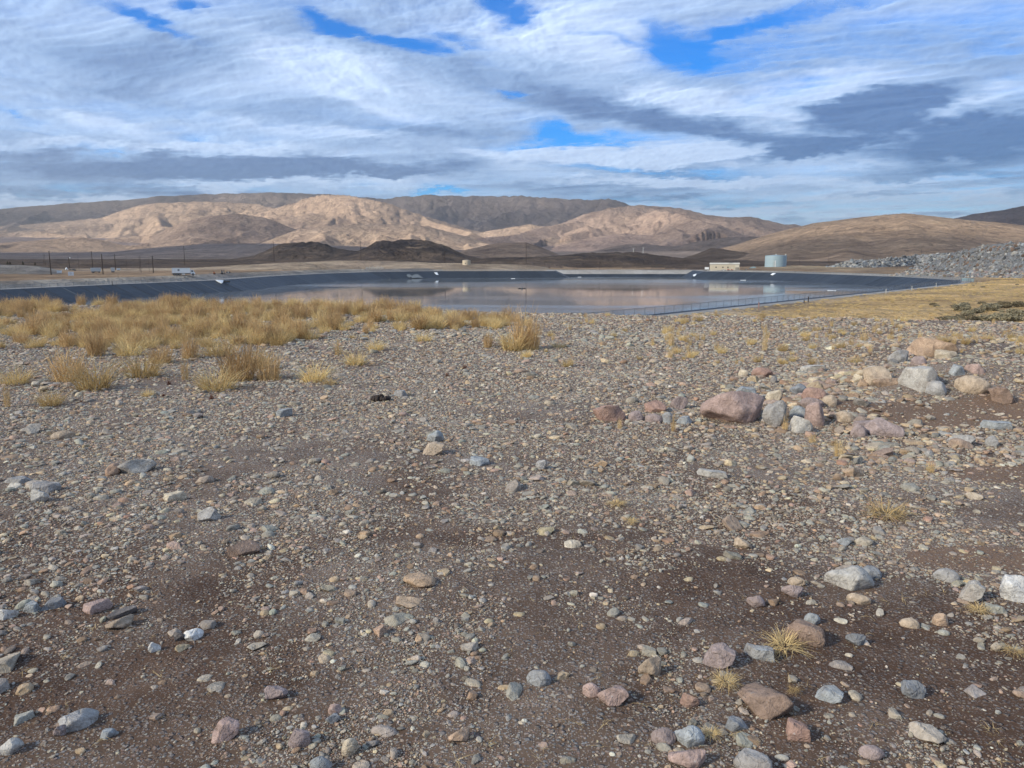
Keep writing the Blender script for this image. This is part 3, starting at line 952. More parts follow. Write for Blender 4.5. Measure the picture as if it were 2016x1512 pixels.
def b_box(bm, c, s, bev=0.0):
    r = bmesh.ops.create_cube(bm, size=1.0)
    for v in r['verts']:
        v.co = Vector((v.co.x * s[0] + c[0], v.co.y * s[1] + c[1], v.co.z * s[2] + c[2]))
    if bev > 0:
        es = list({e for v in r['verts'] for e in v.link_edges})
        bmesh.ops.bevel(bm, geom=es, offset=bev, segments=2, affect='EDGES')


def b_cyl(bm, p0, p1, r0, r1=None, seg=10, caps=True):
    r1 = r0 if r1 is None else r1
    p0, p1 = Vector(p0), Vector(p1)
    d = p1 - p0
    q = d.to_track_quat('Z', 'Y').to_matrix().to_4x4()
    bmesh.ops.create_cone(bm, cap_ends=caps, segments=seg, radius1=r0, radius2=r1, depth=d.length,
                          matrix=Matrix.Translation((p0 + p1) / 2) @ q)


def b_prism(bm, prof, axis, a, b):
    """extrude a closed 2-D profile (u, z) along local x ('x') or y ('y') from a to b"""
    def pt(u, z, k): return (k, u, z) if axis == 'x' else (u, k, z)
    v0 = [bm.verts.new(pt(u, z, a)) for u, z in prof]; v1 = [bm.verts.new(pt(u, z, b)) for u, z in prof]
    bm.faces.new(v0); bm.faces.new(v1[::-1])
    for i in range(len(prof)):
        j = (i + 1) % len(prof)
        bm.faces.new([v0[i], v0[j], v1[j], v1[i]])


def empty(name, loc, rz=0.0):
    o = bpy.data.objects.new(name, None); COL.objects.link(o)
    o.location = loc; o.rotation_euler = (0, 0, rz)
    return o


def part(name, mat, parent, fn, smooth=False):
    bm = bmesh.new(); fn(bm)
    return bm_obj(name, bm, mat, parent, smooth)


def face_cam(p):
    """rotation about z so that local -Y looks at the camera"""
    return math.atan2(-p[0], p[1])


# ------------------------------------------------------------------ materials for built things
M = dict(
    white=simple_mat('white_paint', (.72, .73, .72), .5, var=.06),
    offwhite=simple_mat('weathered_white', (.58, .58, .55), .6, var=.12),
    beige=simple_mat('beige_cladding', (.52, .45, .34), .7, var=.06),
    beige2=simple_mat('beige_roof', (.56, .51, .41), .6, var=.06),
    tan=simple_mat('tan_tank_paint', (.52, .43, .31), .6, var=.06),
    teal=simple_mat('pale_blue_steel', (.30, .385, .42), .5, var=.05),
    teal2=simple_mat('blue_green_steel', (.22, .32, .35), .5, var=.08),
    dark=simple_mat('black_rubber', (.02, .02, .022), .8),
    steel=simple_mat('galvanised_steel', (.17, .18, .19), .55, metal=.3),
    glass=simple_mat('dark_glass', (.02, .025, .03), .1, spec=.6),
    wood=simple_mat('creosote_wood', (.045, .031, .024), .9, var=.3),
    orange=simple_mat('orange_machine_paint', (.42, .15, .07), .6),
    red=simple_mat('red_machine_paint', (.38, .13, .085), .6),
    grey=simple_mat('grey_machine_paint', (.16, .16, .16), .6),
    pink=simple_mat('faded_red_post', (.34, .20, .165), .8),
    sheet=simple_mat('white_plastic_sheet', (.75, .76, .75), .5, var=.08),
    conc=simple_mat('pale_concrete', (.48, .46, .42), .9),
    print=simple_mat('grey_print', (.17, .18, .19), .6),
    lens=simple_mat('white_lamp_glass', (.8, .8, .78), .3),
)


def at(px, py, name):
    p = hit(px, py)
    e = empty(name, p, face_cam(p))
    return e, float((p - np.array([0, 0, CAM_Z])) @ FWD) / F_PX, p


# ------------------------------------------------------------------ fence round the pond
def net_mat():
    t = NT('chain_link_wire')
    uv = t.n('ShaderNodeUVMap').outputs[0]
    sp = t.n('ShaderNodeSeparateXYZ'); t.l(uv, sp.inputs[0])
    lines = []
    for sgn in (1, -1):
        a = t.math('ADD', sp.outputs[0], t.math('MULTIPLY', sp.outputs[1], float(sgn)))
        fr = t.math('FRACT', t.math('MULTIPLY', a, 11.0))
        lines.append(t.math('LESS_THAN', fr, .15))
    al = t.math('MAXIMUM', lines[0], lines[1])
    t.out((.36, .37, .37), .5, metal=.4)
    t.l(al, t.b.inputs['Alpha'])
    return t.m


NET = net_mat()


def fence(pts, label, h=1.28, off=.0, odd=()):
    root = empty('chain_link_fence', (pts[0][0], pts[0][1], CREST_Z))
    tag(root, label, 'fence', 'chain link fences round the pond')
    o = np.array(pts[0])
    pm = None; k = 0
    V, Fc, UV = [], [], []
    rail = bmesh.new()
    s_acc = 0.0
    for a, b in zip(pts[:-1], pts[1:]):
        a, b = np.array(a), np.array(b)
        L = np.linalg.norm(b - a); cnt = max(1, int(round(L / 3.05)))
        for j in range(cnt + (1 if b is pts[-1] else 0)):
            p = a + (b - a) * j / cnt - o
            if pm is None:
                bm = bmesh.new(); b_cyl(bm, (0, 0, -.35), (0, 0, h + .06), .045, seg=8)
                bmesh.ops.create_uvsphere(bm, u_segments=8, v_segments=4, radius=.045, matrix=Matrix.Translation((0, 0, h + .06)))
                pm = bpy.data.meshes.new('post'); bm.to_mesh(pm); bm.free(); pm.materials.append(M['steel'])
            po = link('post', pm, None, root); po.location = (p[0], p[1], .03)
            k += 1
        b_cyl(rail, (*(a - o), h), (*(b - o), h), .03, seg=6)
        b_cyl(rail, (*(a - o), .12), (*(b - o), .12), .006, seg=4)
        i0 = len(V)
        V += [(*(a - o), .06), (*(b - o), .06), (*(b - o), h), (*(a - o), h)]
        UV += [(s_acc, 0), (s_acc + L, 0), (s_acc + L, h), (s_acc, h)]
        Fc.append([i0, i0 + 1, i0 + 2, i0 + 3]); s_acc += L
    bm_obj('rail', rail, M['steel'], root)
    me = mesh_np('wire_mesh', V, Fc)
    ul = me.uv_layers.new(name='UVMap')
    for poly in me.polygons:
        for li in poly.loop_indices:
            ul.data[li].uv = UV[me.loops[li].vertex_index]
    link('wire_mesh', me, NET, root)
    return root


_nrm = np.array([_fd[1], -_fd[0]])
fence([FENCE_A - _fd * 24 + _nrm * .35, FENCE_A + _nrm * .35, FENCE_B + _nrm * .35, FENCE_B + _fd * 14 + _nrm * 1.5], 'long chain link fence on the crest between the straw grass and the water')
_o = inset(POND, -1.2)
fence([FENCE_B + _fd * 15 + _nrm * 1.5] + [_o[i] for i in (17, 16, 15, 14, 13)], 'chain link fence along the bank below the tank and boulder piles')
fence([_o[i] for i in range(2, 11)], 'chain link fence along the bank below the box truck')
# odd thick posts standing in the fence line
for px, py, top, mat, lab in [(1492.5, 611, 595, 'pink', 'thick faded pink post in the fence line'), (1590, 596, 584, 'wood', 'thick dark brown post in the fence line'), (1582, 597, 591, 'wood', 'short brown stub beside the dark fence post'), (1743, 579, 569, 'conc', 'pale square post in the fence line'), (1794, 573, 563, 'conc', 'pale post in the fence line nearer the corner'), (1842, 565, 557, 'conc', 'slim pale post in the fence line near the corner gate'), (222, 561.5, 553.5, 'wood', 'brown marker post on the crest above the liner')]:
    q = plane_pt(px, py, CREST_Z)
    s = q[1] / F_PX
    bm = bmesh.new(); hgt = (py - top) * s
    b_box(bm, (0, 0, hgt / 2 - .1), (.16, .16, hgt + .2), .02)
    b_box(bm, (0, 0, hgt + .015), (.2, .2, .03))
    o = bm_obj('marker_post', bm, M[mat], loc=(q[0], q[1] - .25, CREST_Z)); tag(o, lab, 'post')

# dark gate panel and boards at the fence corner
e, s, p = at(1905, 555, 'corner_gate')
tag(e, 'grey steel gate panel at the far corner of the fence', 'gate')
part('gate_frame', M['steel'], e, lambda bm: [b_cyl(bm, (-2.2, 0, .1), (2.2, 0, .1), .03), b_cyl(bm, (-2.2, 0, 1.5), (2.2, 0, 1.5), .03), b_cyl(bm, (-2.2, 0, -.2), (-2.2, 0, 1.6), .04), b_cyl(bm, (2.2, 0, -.2), (2.2, 0, 1.6), .04), b_cyl(bm, (-2.2, 0, .1), (2.2, 0, 1.5), .02)])
part('panel', M['teal2'], e, lambda bm: b_box(bm, (0, .02, .8), (4.2, .03, 1.2)))


# ------------------------------------------------------------------ utility poles
def pole(px, y0, y1, label, arm=0, lamp=False, rad=.30, mat='wood', cat='pole', hmax=19.0):
    e, s, p = at(px, y0, 'utility_pole' if not lamp else 'lamp_pole')
    h = min((y0 - y1) * s, hmax)
    tag(e, label, cat, 'wooden poles across the valley floor')
    part('shaft', M[mat], e, lambda bm: b_cyl(bm, (0, 0, -1), (0, 0, h), rad, rad * .6, 10))
    part('pole_cap', M['steel'], e, lambda bm: b_cyl(bm, (0, 0, h), (0, 0, h + .06), rad * .62, rad * .4, 10))
    for k in range(arm):
        zz = h - .5 - k * 1.1
        part('crossarm', M[mat], e, lambda bm: b_box(bm, (0, -.2, zz), (2.6, .12, .15)))
        part('brace', M['steel'], e, lambda bm: [b_cyl(bm, (-.8, -.2, zz), (0, -.15, zz - .7), .02), b_cyl(bm, (.8, -.2, zz), (0, -.15, zz - .7), .02)])
        for xx in (-1.15, -.5, .5, 1.15):
            part('insulator', M['offwhite'], e, lambda bm: b_cyl(bm, (xx, -.2, zz + .07), (xx, -.2, zz + .3), .06, .04, 6))
    if lamp:
        part('lamp_arm', M['steel'], e, lambda bm: b_cyl(bm, (0, 0, h - .6), (.7, -.3, h - .35), .04))
        part('lamp_head', M['lens'], e, lambda bm: bmesh.ops.create_uvsphere(bm, u_segments=10, v_segments=6, radius=.42, matrix=Matrix.Translation((.75, -.35, h - .5))), True)
    return e


PL = 'plain brown wooden utility pole among the white trailers'
pole(100.7, 541, 495, 'tallest bare utility pole beside the grey spoil mound')
for x, a, b in [(86.8, 522, 499.6), (89.4, 522.5, 500.5)]:
    pole(x, a, b, 'slim pole of the close pair behind the spoil mound', rad=.13)
pole(137, 529, 506.5, 'pole carrying a round white lamp beside the trailers', lamp=True, cat='lamp post')
for x, a, b in [(182.6, 527.5, 495), (203, 540, 500.5)]:
    pole(x, a, b, PL)
for x, a, b in [(155.5, 530, 501), (250, 530, 504.7), (294, 535, 509)]:
    pole(x, a, b, 'thin grey-brown distant pole behind the trailers', rad=.09)
pole(227.7, 531.7, 501, 'utility pole with a single crossarm beside the white box', arm=1)
for x, a, b in [(275.7, 534, 505.5), (278, 536.7, 503)]:
    pole(x, a, b, 'one pole of the close pair left of the double crossarm pole', rad=.13)
pole(302, 537, 504, 'utility pole with two crossarms on the brown field', arm=2)
pole(364, 522.4, 484.5, 'lone bare utility pole behind the box truck')
pole(539.7, 514.5, 476, 'lone utility pole in front of the rounded lava butte')
pole(710.7, 512, 475, 'lone utility pole in front of the flat-topped lava butte')
pole(875.7, 518.3, 495, 'utility pole below the right flank of the flat-topped butte')
pole(1035.7, 519.2, 477.5, 'dark utility pole mirrored in the middle of the pond')
pole(1180.6, 532, 506, 'thin brown pole against the dark rocky bluff', rad=.1)
for x, a, b in [(1490.7, 519, 511), (1573.8, 521.6, 509), (1631, 518, 496.6), (1699, 509.4, 497), (1813.7, 501, 488)]:
    pole(x, a, b, 'far thin pole at the foot of the smooth tan hill', rad=.14)
for x, a, b in [(1247, 496.5, 489.5), (1266, 498.5, 487.7)]:
    e, s, p = at(x, a, 'radio_mast')
    h = (a - b) * s
    tag(e, 'pale mast standing on top of the rocky bluff', 'mast', 'masts on the bluff')
    part('mast_frame', M['offwhite'], e, lambda bm: [b_cyl(bm, (dx, dy, -.5), (dx * .4, dy * .4, h), .09, .07, 6) for dx, dy in ((-.35, 0), (.35, 0), (0, .5))])
    part('antenna_arm', M['offwhite'], e, lambda bm: b_box(bm, (0, 0, h - .3), (2.0, .14, .18)))


# ------------------------------------------------------------------ vehicles and sheds left of the pond
def wheel(parent, x, y, r=.5, w=.3):
    t_ = part('wheel', M['dark'], parent, lambda bm: b_cyl(bm, (x, y - w / 2, r), (x, y + w / 2, r), r, seg=14))
    part('rim', M['steel'], t_, lambda bm: b_cyl(bm, (x, y - w / 2 - .02, r), (x, y + w / 2 + .02, r), r * .55, seg=10))


def box_truck():
    e, s, p = at(361, 542.6, 'box_truck')
    tag(e, 'white box truck with a grey square emblem on its side above the liner', 'truck')
    L = 33 * s; H = 9.6 * s; z0 = 1.05
    x0 = -20 * s
    b = part('cargo_box', M['white'], e, lambda bm: b_box(bm, (x0 + L / 2, 0, z0 + H / 2), (L, 2.4, H), .04))
    part('emblem', M['print'], b, lambda bm: [b_box(bm, (x0 + L * .36, -1.205, z0 + H * .62), (.75, .02, .75)), b_box(bm, (x0 + L * .36, -1.212, z0 + H * .62), (.3, .02, .3))])
    part('corner_post', M['offwhite'], b, lambda bm: [b_box(bm, (x0 + L * k, -1.21, z0 + H / 2), (.09, .03, H)) for k in (.01, .16, .99)])
    part('roof_rail', M['offwhite'], b, lambda bm: b_box(bm, (x0 + L / 2, 0, z0 + H + .02), (L, 2.44, .06)))
    part('rear_door', M['offwhite'], b, lambda bm: b_box(bm, (x0 - .03, 0, z0 + H / 2), (.05, 2.2, H * .94)))
    part('chassis', M['grey'], e, lambda bm: b_box(bm, (x0 + L * .55, 0, .85), (L * 1.15, 1.0, .3)))
    cx = x0 + L + .1
    prof = [(0, .6), (1.75, .6), (1.8, 1.25), (1.45, 1.4), (1.2, 2.3), (0, 2.45)]
    cab = bmesh.new()
    v0 = [cab.verts.new((cx + u, -1.1, z)) for u, z in prof]; v1 = [cab.verts.new((cx + u, 1.1, z)) for u, z in prof]
    cab.faces.new(v0[::-1]); cab.faces.new(v1)
    for i in range(len(prof)): cab.faces.new([v0[i], v0[(i + 1) % 6], v1[(i + 1) % 6], v1[i]])
    c = bm_obj('cab', cab, M['white'], e)
    part('side_window', M['glass'], c, lambda bm: b_box(bm, (cx + .65, -1.105, 1.85), (.8, .02, .55)))
    part('bumper', M['grey'], c, lambda bm: b_box(bm, (cx + 1.8, 0, .62), (.15, 2.1, .25)))
    for x in (x0 + L * .12, x0 + L * .27, x0 + L * .40, cx + .9):
        for y in (-1.0, 1.0): wheel(e, x, y)
    part('tool_box', M['offwhite'], e, lambda bm: b_box(bm, (x0 + L * .62, -1.0, .65), (1.2, .35, .45)))


box_truck()


def trailer(px, py, wpx, hpx, label, mat='offwhite', cat='trailer', axle=(.35, .5)):
    e, s, p = at(px, py, 'cargo_trailer')
    tag(e, label, cat, 'white trailers and sheds left of the pond')
    L, H = wpx * s, hpx * s
    z0 = .28 * H
    b = part('body', M[mat], e, lambda bm: b_box(bm, (0, 0, z0 + (H - z0) / 2), (L, 2.2, H - z0), .05))
    n = max(2, int(L / 1.2))
    part('rib', M['offwhite'], b, lambda bm: [b_box(bm, (-L / 2 + L * (i + .5) / n, -1.12, z0 + (H - z0) / 2), (.08, .05, H - z0)) for i in range(n)])
    part('roof', M['white'], b, lambda bm: b_box(bm, (0, 0, H + .03), (L + .1, 2.3, .08)))
    part('underframe', M['dark'], e, lambda bm: b_box(bm, (0, 0, z0 * .75), (L * .9, 1.4, z0 * .3)))
    for a in axle:
        wheel(e, -L / 2 + L * a, -.95, z0 * .5, .25)
        wheel(e, -L / 2 + L * a, .95, z0 * .5, .25)
    return e


trailer(189, 537, 18, 9.3, 'long silver-white trailer on dark wheels beside the poles', axle=(.18, .3, .8))
trailer(222.5, 536.5, 7, 9, 'short white box standing end-on beside the crossarm pole', axle=(.3, .7))
trailer(233.5, 532.5, 6.5, 4, 'small white car-sized trailer behind the short white box', 'white', axle=(.3, .7))


def sign_board(px, py, w, h, label, leg=.25, lines=3):
    e, s, p = at(px, py, 'sign_board')
    tag(e, label, 'sign', 'white boards beside the road')
    W, H = w * s, h * s
    b = part('board', M['white'], e, lambda bm: b_box(bm, (0, 0, H * leg + H * (1 - leg) / 2), (W, .08, H * (1 - leg)), .01))
    part('frame', M['offwhite'], b, lambda bm: [b_box(bm, (0, -.05, z), (W, .04, .06)) for z in (H * leg + .03, H - .03)])
    part('print', M['print'], b, lambda bm: [b_box(bm, ((-.1 + .12 * (k % 2)) * W, -.045, H * (leg + (1 - leg) * (.35 + .2 * k))), (W * (.35 - .08 * k), .012, .05 * H)) for k in range(lines)])
    for sx in (-.4, .4):
        part('leg', M['offwhite'], e, lambda bm: b_box(bm, (sx * W, .06, H * .45), (.1, .06, H * .95)))
    return e


sign_board(140, 543.2, 10, 8.3, 'square white sign board with faint grey print by the road', .08)
sign_board(117, 538.5, 8.5, 6, 'low white board left of the square white sign', .15, 1)
# white tent-like heap and dark debris behind it
e, s, p = at(131, 530.5, 'white_tarp_heap')
tag(e, 'white tarp heap at the foot of the lamp pole', 'tarp')
part('tarp', M['sheet'], e, lambda bm: bmesh.ops.create_cone(bm, cap_ends=True, segments=7, radius1=3.0 * s, radius2=.5 * s, depth=4.5 * s, matrix=Matrix.Translation((0, 0, 2 * s)) @ Matrix.Rotation(.2, 4, 'X')))
part('weight', M['grey'], e, lambda bm: [b_box(bm, (x * s, -2.5 * s, .2), (.5, .5, .5), .08) for x in (-3, 0, 3)])
for px, py, w in [(143, 532, 9), (147, 533, 5)]:
    e, s, p = at(px, py, 'scrap_heap')
    tag(e, 'low dark heap of scrap beside the lamp pole', 'scrap', 'scrap heaps by the lamp pole')
    rs = random.Random(int(px))
    part('beam', M['grey'], e, lambda bm: [b_cyl(bm, (rs.uniform(-w / 2, 0) * s, rs.uniform(-1, 1), rs.uniform(.1, .6)), (rs.uniform(0, w / 2) * s, rs.uniform(-1, 1), rs.uniform(.2, 1.0)), .12, seg=6) for _ in range(10)])
    part('plate', M['dark'], e, lambda bm: [b_box(bm, (rs.uniform(-w / 2, w / 2) * s, rs.uniform(-.6, .6), .35), (.9, .7, .6), .05) for _ in range(5)])


def small_machine(px, py, w, h, mat, label, arm=False, name='excavator', cat='machine'):
    e, s, p = at(px, py, name)
    tag(e, label, cat)
    W, H = w * s, h * s
    part('body', M[mat], e, lambda bm: b_box(bm, (0, 0, H * .5), (W * .62, 1.5, H * .45), .08))
    c = part('cab', M[mat], e, lambda bm: b_box(bm, (-W * .12, 0, H * .82), (W * .3, 1.3, H * .36), .05))
    part('window', M['glass'], c, lambda bm: b_box(bm, (-W * .12, -.66, H * .86), (W * .22, .03, H * .2)))
    for y in (-.75, .75):
        part('track', M['dark'], e, lambda bm: b_box(bm, (0, y, H * .15), (W * .8, .35, H * .3), .1))
    if arm:
        part('boom', M[mat], e, lambda bm: [b_cyl(bm, (W * .2, 0, H * .6), (W * .55, 0, H * 1.05), .14, seg=6), b_cyl(bm, (W * .55, 0, H * 1.05), (W * .75, 0, H * .3), .11, seg=6)])
        part('bucket', M['dark'], e, lambda bm: b_box(bm, (W * .75, 0, H * .18), (.5, .6, .4), .06))
    return e


small_machine(422, 540, 6, 5.5, 'orange', 'small pale orange machine on the brown field beside the pond')
small_machine(437.5, 539.5, 6, 7.5, 'grey', 'dark grey digger with a raised boom on the brown field', True)


def pickup(px, py, w, label, mat='white'):
    e, s, p = at(px, py, 'pickup_truck')
    tag(e, label, 'pickup truck', 'pickup trucks around the pond')
    L = min(w * s, 5.6); H = L * .33
    prof = [(-.5, .22), (.5, .22), (.5, .5), (.36, .56), (.22, .6), (.12, 1.0), (-.14, 1.0), (-.18, .6), (-.5, .6)]
    b = part('body', M[mat], e, lambda bm: b_prism(bm, [(u * L, z * H) for u, z in prof], 'y', -.85, .85))
    part('window', M['glass'], b, lambda bm: b_box(bm, (L * 0, -.86, H * .8), (L * .22, .03, H * .26)))
    part('cargo_bed', M['dark'], b, lambda bm: b_box(bm, (-L * .34, 0, H * .61), (L * .28, 1.4, .03)))
    for x in (-.31, .31):
        for y in (-.8, .8): wheel(e, x * L, y, .36, .24)
    return e


pickup(449.5, 537.5, 8, 'white pickup truck beside the dark grey digger')

# small tan tank behind the far bank
e, s, p = at(918.5, 521.2, 'storage_tank')
tag(e, 'small round tan tank on the pale bank below the flat-topped butte', 'tank')
R_, H_ = 8 * s, 8.6 * s
part('shell', M['tan'], e, lambda bm: b_cyl(bm, (0, 0, -1), (0, 0, H_), R_, seg=32), False)
part('roof', M['tan'], e, lambda bm: b_cyl(bm, (0, 0, H_), (0, 0, H_ + .35), R_ * 1.02, R_ * .1, 32))
part('hatch', M['grey'], e, lambda bm: b_box(bm, (-R_ * .3, -R_ * .96, 1.0), (.7, .3, .7), .05))
# row of pale blocks on the far bank
for k in range(11):
    e, s, p = at(721 + k * 3.3, 529.2 - .05 * k, 'concrete_block')
    bm = bmesh.new(); hh = (3.2 + (k * 7 % 5) * .35) * s; b_box(bm, (0, 0, hh / 2 - .1), (1.7 * s, .8, hh), .05)
    b_box(bm, (0, 0, hh), (.9 * s, .5, .12))
    COL.objects.unlink(e); bpy.data.objects.remove(e)
    o = bm_obj('concrete_block', bm, M['conc'], loc=tuple(p)); o.rotation_euler = (0, 0, face_cam(p))
    tag(o, 'upright pale block in the row on the far bank', 'block', 'row of pale blocks on the far bank')


# ------------------------------------------------------------------ big pale tank, building and vehicles right of the pond
e, s, p = at(1526.5, 525.3, 'water_tank')
tag(e, 'large pale blue-grey steel water tank with a ladder', 'tank')
R_, H_ = 20.3 * s, 22 * s
part('shell', M['teal'], e, lambda bm: b_cyl(bm, (0, 0, -2), (0, 0, H_), R_, seg=64), False)
rf = part('roof', M['teal'], e, lambda bm: b_cyl(bm, (0, 0, H_), (0, 0, H_ + .5), R_ * 1.01, R_ * .05, 64))
part('vent', M['offwhite'], rf, lambda bm: [b_cyl(bm, (0, 0, H_ + .3), (0, 0, H_ + 1.3), .35, .5, 10), b_box(bm, (R_ * .88, -R_ * .3, H_ + .55), (.9, .9, 1.1), .05)])
part('roof_railing', M['steel'], rf, lambda bm: [b_cyl(bm, (R_ * math.sin(a) * .98, -R_ * math.cos(a) * .98, H_), (R_ * math.sin(a) * .98, -R_ * math.cos(a) * .98, H_ + 1.0), .04, seg=5) for a in np.linspace(.5, 1.3, 8)])
lad = part('ladder', M['offwhite'], e, lambda bm: [b_box(bm, (-R_ * .13 + dx, -R_ * 1.0 - .15, H_ * .28), (.12, .12, H_ * .56)) for dx in (-.45, .45)])
part('rung', M['offwhite'], lad, lambda bm: [b_box(bm, (-R_ * .13, -R_ - .15, .4 + k * .45), (.9, .06, .06)) for k in range(int(H_ * .56 / .45))])
part('standpipe', M['white'], e, lambda bm: b_box(bm, (-R_ * .02, -R_ * 1.0 - .1, H_ * .27), (.55, .4, H_ * .56), .05))
for z in (.33, .66, .99):
    part('ring_seam', M['teal2'], e, lambda bm: b_cyl(bm, (0, 0, H_ * z - .05), (0, 0, H_ * z + .05), R_ * 1.004, seg=64))


def building():
    e, s, p = at(1424, 532.0, 'pump_building')
    tag(e, 'low beige metal building with dark door slots beside the far bank', 'building')
    W, H, Dp = 48 * s, 11.5 * s, 10.0
    x0 = -26 * s
    wl = part('wall', M['beige'], e, lambda bm: b_box(bm, (x0 + W / 2, Dp / 2, H / 2 - .3), (W, Dp, H + .6)))
    ed = part('end_wall', M['beige2'], e, lambda bm: b_prism(bm, [(0.0, -.3), (0, H), (Dp * .5, H + 1.0), (Dp, H), (Dp, -.3)], 'x', x0 + W + .02, x0 + W + 8 * s))
    part('roof', M['beige2'], e, lambda bm: b_prism(bm, [(-.3, H + .05), (Dp * .5, H + 1.1), (Dp + .3, H + .05), (Dp * .5, H + .9)], 'x', x0 - .3, x0 + W + 8 * s + .3))
    part('roof_unit', M['grey'], e, lambda bm: b_box(bm, (x0 + W * .82, Dp * .4, H + 1.1), (2.6, 1.6, .7), .05))
    for k in range(3):
        part('door_slot', M['dark'], ed, lambda bm: b_box(bm, (x0 + W + (1.8 + 2.3 * k) * s, -.03, H * .24), (1.2 * s, .06, H * .5)))
    for k in range(int(W / 1.0)):
        part('panel_rib', M['beige'], wl, lambda bm: b_box(bm, (x0 + .5 + k * 1.0, -.03, H / 2), (.12, .07, H * .98)))
    for xx in (.25, .52, .72):
        w_ = part('window', M['glass'], wl, lambda bm: b_box(bm, (x0 + W * xx, -.05, H * .5), (.9, .1, .8)))
        part('window_frame', M['beige2'], w_, lambda bm: [b_box(bm, (x0 + W * xx, -.11, H * .5 + dz), (1.0, .05, .08)) for dz in (-.42, .42)])
    part('gutter', M['beige2'], e, lambda bm: b_box(bm, (x0 + W / 2, -.12, H), (W, .14, .12)))
    d_ = part('door', M['beige2'], wl, lambda bm: b_box(bm, (x0 + W * .88, -.05, 1.05), (1.0, .08, 2.1)))


building()
trailer(1391.5, 532.2, 8, 6, 'small white box tank left of the beige building', 'white', 'box', axle=(.3, .7))
pickup(1424.5, 533.0, 9, 'white pickup truck parked in front of the beige building')
small_machine(1434, 533.0, 7, 4, 'red', 'low red machine beside the white pickup at the building', name='loader')
small_machine(1441, 533.0, 7, 3.4, 'orange', 'low orange machine at the right end of the beige building', name='loader')
pickup(1469, 531, 5, 'small white car right of the beige building')
e, s, p = at(1481.5, 529.8, 'steel_hopper')
tag(e, 'blue-green steel hopper between the beige building and the tank', 'hopper')
part('bin', M['teal2'], e, lambda bm: b_prism(bm, [(-6 * s, 2.0 * s), (6 * s, 2.6 * s), (6 * s, 4.6 * s), (-2 * s, 4.4 * s)], 'y', -1.5, 1.5))
for x in (-4, 0, 4.5):
    part('leg', M['teal2'], e, lambda bm: b_box(bm, (x * s, 0, 1.0 * s), (.25, 2.2, 2.4 * s)))
part('conveyor', M['steel'], e, lambda bm: b_cyl(bm, (-7 * s, 0, .4), (3 * s, 0, 4.6 * s), .3, seg=8))


# ------------------------------------------------------------------ odds and ends on the liner and the water
def liner_pt(px, py):
    """point on the sloping liner seen at this pixel"""
    d = ray(px, py)
    T = np.linspace(150, 620, 4000)
    X, Y, Z = d[0] * T, d[1] * T, CAM_Z + d[2] * T
    sd = poly_sd(X, Y)
    g = np.where(sd < 0, np.maximum(CREST_Z + .12 + sd / 2.4, WATER_Z - 1), 50)
    i = np.nonzero((Z < g) & (sd < 0) & (sd > -14) & (Y > 150) & (T > 200))[0]
    i = i[0] if len(i) else 0
    return np.array([X[i], Y[i], Z[i]])


def flat_sheet(name, poly, mat, label, cat, thick=.05, lift=.12, group=None):
    pts = [liner_pt(x, y) for x, y in poly]
    bm = bmesh.new()
    lo = [bm.verts.new((q[0], q[1], q[2] + lift)) for q in pts]; hi = [bm.verts.new((q[0], q[1] - .02, q[2] + lift + thick)) for q in pts]
    try:
        bm.faces.new(lo[::-1]); bm.faces.new(hi)
        for i in range(len(pts)):
            j = (i + 1) % len(pts); bm.faces.new([lo[i], lo[j], hi[j], hi[i]])
    except ValueError:
        pass
    return tag(bm_obj(name, bm, mat), label, cat, group)


flat_sheet('folded_sheet', [(424.6, 552.8), (432, 553.2), (440, 553.6), (439, 557.5), (436, 559), (430, 556)], M['sheet'], 'white folded plastic sheet on the liner below the box truck', 'plastic sheet', .3)
q = liner_pt(444.5, 556.5)
bm = bmesh.new(); b_cyl(bm, (-1.6, 0, .25), (1.6, 0, .25), .32, seg=12); b_cyl(bm, (-1.7, 0, .25), (-1.5, 0, .25), .42, seg=12); b_cyl(bm, (1.5, 0, .25), (1.7, 0, .25), .42, seg=12)
tag(bm_obj('pipe_section', bm, M['dark'], loc=tuple(q + np.array([0, 0, .2]))), 'black pipe section beside the white sheet on the liner', 'pipe')
flat_sheet('folded_sheet', [(855, 537.2), (860.5, 537.2), (863.3, 541.8), (859, 541.5)], M['sheet'], 'small white sheet draped over the far liner', 'plastic sheet', .25)
flat_sheet('folded_sheet', [(1517, 541.5), (1521, 538.8), (1527.5, 538.8), (1522, 542.5)], M['sheet'], 'small white sheet on the liner in front of the tank', 'plastic sheet', .25)
flat_sheet('folded_sheet', [(1364, 542), (1371, 539.5), (1370, 543), (1366, 545)], M['sheet'], 'pale sheet at the corner of the low far liner', 'plastic sheet', .2)
for poly in ([(801, 541), (806, 540), (811, 543.5), (806, 547), (801, 544)], [(809, 545), (815, 541), (822, 540), (828, 544), (833, 547.5), (822, 547), (812, 548)]):
    flat_sheet('mineral_crust', poly, simple_mat('mineral_crust', (.15, .165, .17), .9, var=.3, scale=1.0), 'pale fan of mineral crust on the far liner', 'crust', .06, .1, 'mineral crust fans on the liner')
